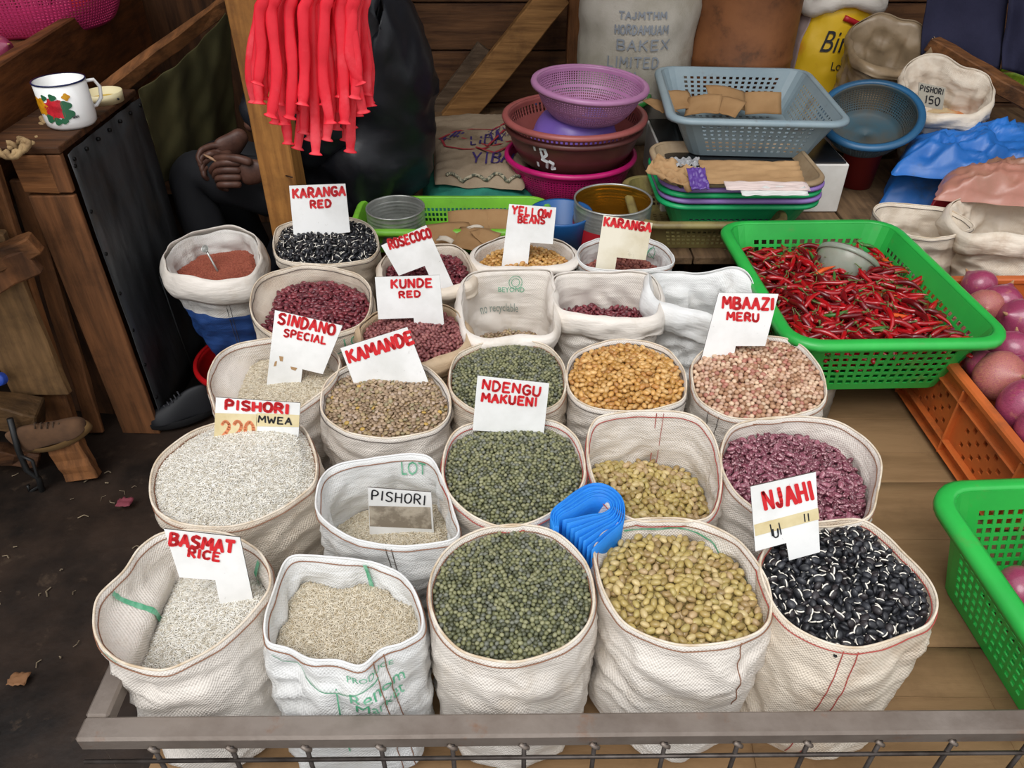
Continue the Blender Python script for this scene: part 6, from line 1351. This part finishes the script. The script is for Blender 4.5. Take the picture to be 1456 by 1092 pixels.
# clothing
jk = skin([(pel+Vector((0, 0, .02)), (.185, .20)), (pel.lerp(chest, .40), (.185, .20)), (pel.lerp(chest, .8), (.175, .20)), (neck-Vector((0, 0, .09)), .10), (neck-Vector((0, 0, .02)), .075),
           (sn, .085), (sn.lerp(en, .5), .082), (en, .078), (en.lerp(wn, .6), .060), (wn+(en-wn)*.12, .042), (sf, .085), (sf.lerp(ef, .5), .08), (ef, .075), (ef.lerp(wf, .6), .062), (wf+(ef-wf)*.10, .040),
           (A(478, 240, 2.44), .13), (A(440, 285, 2.46), .09)],
          [(0, 1), (1, 2), (2, 3), (3, 4), (2, 5), (5, 6), (6, 7), (7, 8), (8, 9), (2, 10), (10, 11), (11, 12), (12, 13), (13, 14), (1, 15), (15, 16)], 3)
join('jacket', [jk], JK, PE, .024)
tr = skin([(pel-Vector((0, 0, .02)), (.17, .16)), (pel.lerp(kn, .35), .105), (pel.lerp(kn, .7), .095), (kn, .080), (kn.lerp(an, .5), .068), (an+Vector((0, 0, .04)), .060), (pel.lerp(kf, .35), .105), (pel.lerp(kf, .7), .095), (kf, .080), (kf.lerp(af, .5), .068), (af+Vector((0, 0, .04)), .060)],
          [(0, 1), (1, 2), (2, 3), (3, 4), (4, 5), (0, 6), (6, 7), (7, 8), (8, 9), (9, 10)], 3)
join('trousers', [tr], TR, PE, .010)
P = []
for j in range(17):
    t = j/16; l = A(408, 285, 2.36).lerp(A(352, 415, 2.30), t); r = A(452, 290, 2.38).lerp(A(440, 420, 2.32), t); P.append([l.lerp(r, i/10)+Vector((0, .02*math.sin(i*1.1+t*2)+.01*mn.noise((i*.4, t*4, 1)), 0)) for i in range(11)])
grid_obj('jacket_tail', P, JK, PE, None, .004, None, .5, True, closed=False)
for s, a_ in ((1, an), (-1, af)):
    v, f = tube_geo([a_+Vector((.05, .02, -.03)), a_+Vector((0, 0, -.028)), a_+Vector((-.08, -.02, -.038)), a_+Vector((-.15, -.03, -.045)), a_+Vector((-.18, -.03, -.05))], .045, 12, False, [.7, 1, .9, .75, .3]); mesh_obj('shoe', [Vector((p.x, p.y, max(.012, p.z))) for p in v], f, mat('black_shoe', '#17181c', .6), PE, True)
TB = mat('teal_tab', '#1c6a5c', .5); q = [A(498, -8, 2.24), A(522, -2, 2.24), A(523, 20, 2.24), A(502, 31, 2.24)]; mesh_obj('teal_tab', [p for p in q]+[p+Vector((0, .006, 0)) for p in q], [(0, 1, 2, 3), (7, 6, 5, 4), (0, 4, 5, 1), (1, 5, 6, 2), (2, 6, 7, 3), (3, 7, 4, 0)], TB, PE)
ec = A(511, 15, 2.237); lathe('eyelet', [(.003, 0), (.005, -.002), (.008, -.002), (.009, 0)], mat('chrome', '#d8d8dc', .15, metal=.9), PE, 20, Matrix.Translation(ec)@Matrix.Rotation(PI/2, 4, 'X'))
for ch in PE.children: ch.matrix_parent_inverse = Matrix.Translation((-pel.x, -pel.y, 0))
pod = tube('folded_pod', [A(290, 220, 2.33), A(300, 225, 2.315), A(310, 231, 2.31)], .004, mat('dry_pod', '#b08a6a', .7), None, 8, taper=[.6, 1.1, .7]); tag(pod, 'small dry brown pod held between the fingertips', 'pod')
so_ = empty('stool', (pel.x+.02, pel.y+.01, 0)); tag(so_, 'low wooden stool under the seated person', 'stool')
box('seat', (-.17, -.15, .17), (.17, .15, .20), W_MID('X'), so_, .004)
for a in (-.13, .13):
    for b in (-.11, .11): box('leg', (a-.02, b-.02, 0.012), (a+.02, b+.02, .17), W_MID('Z'), so_, .003)
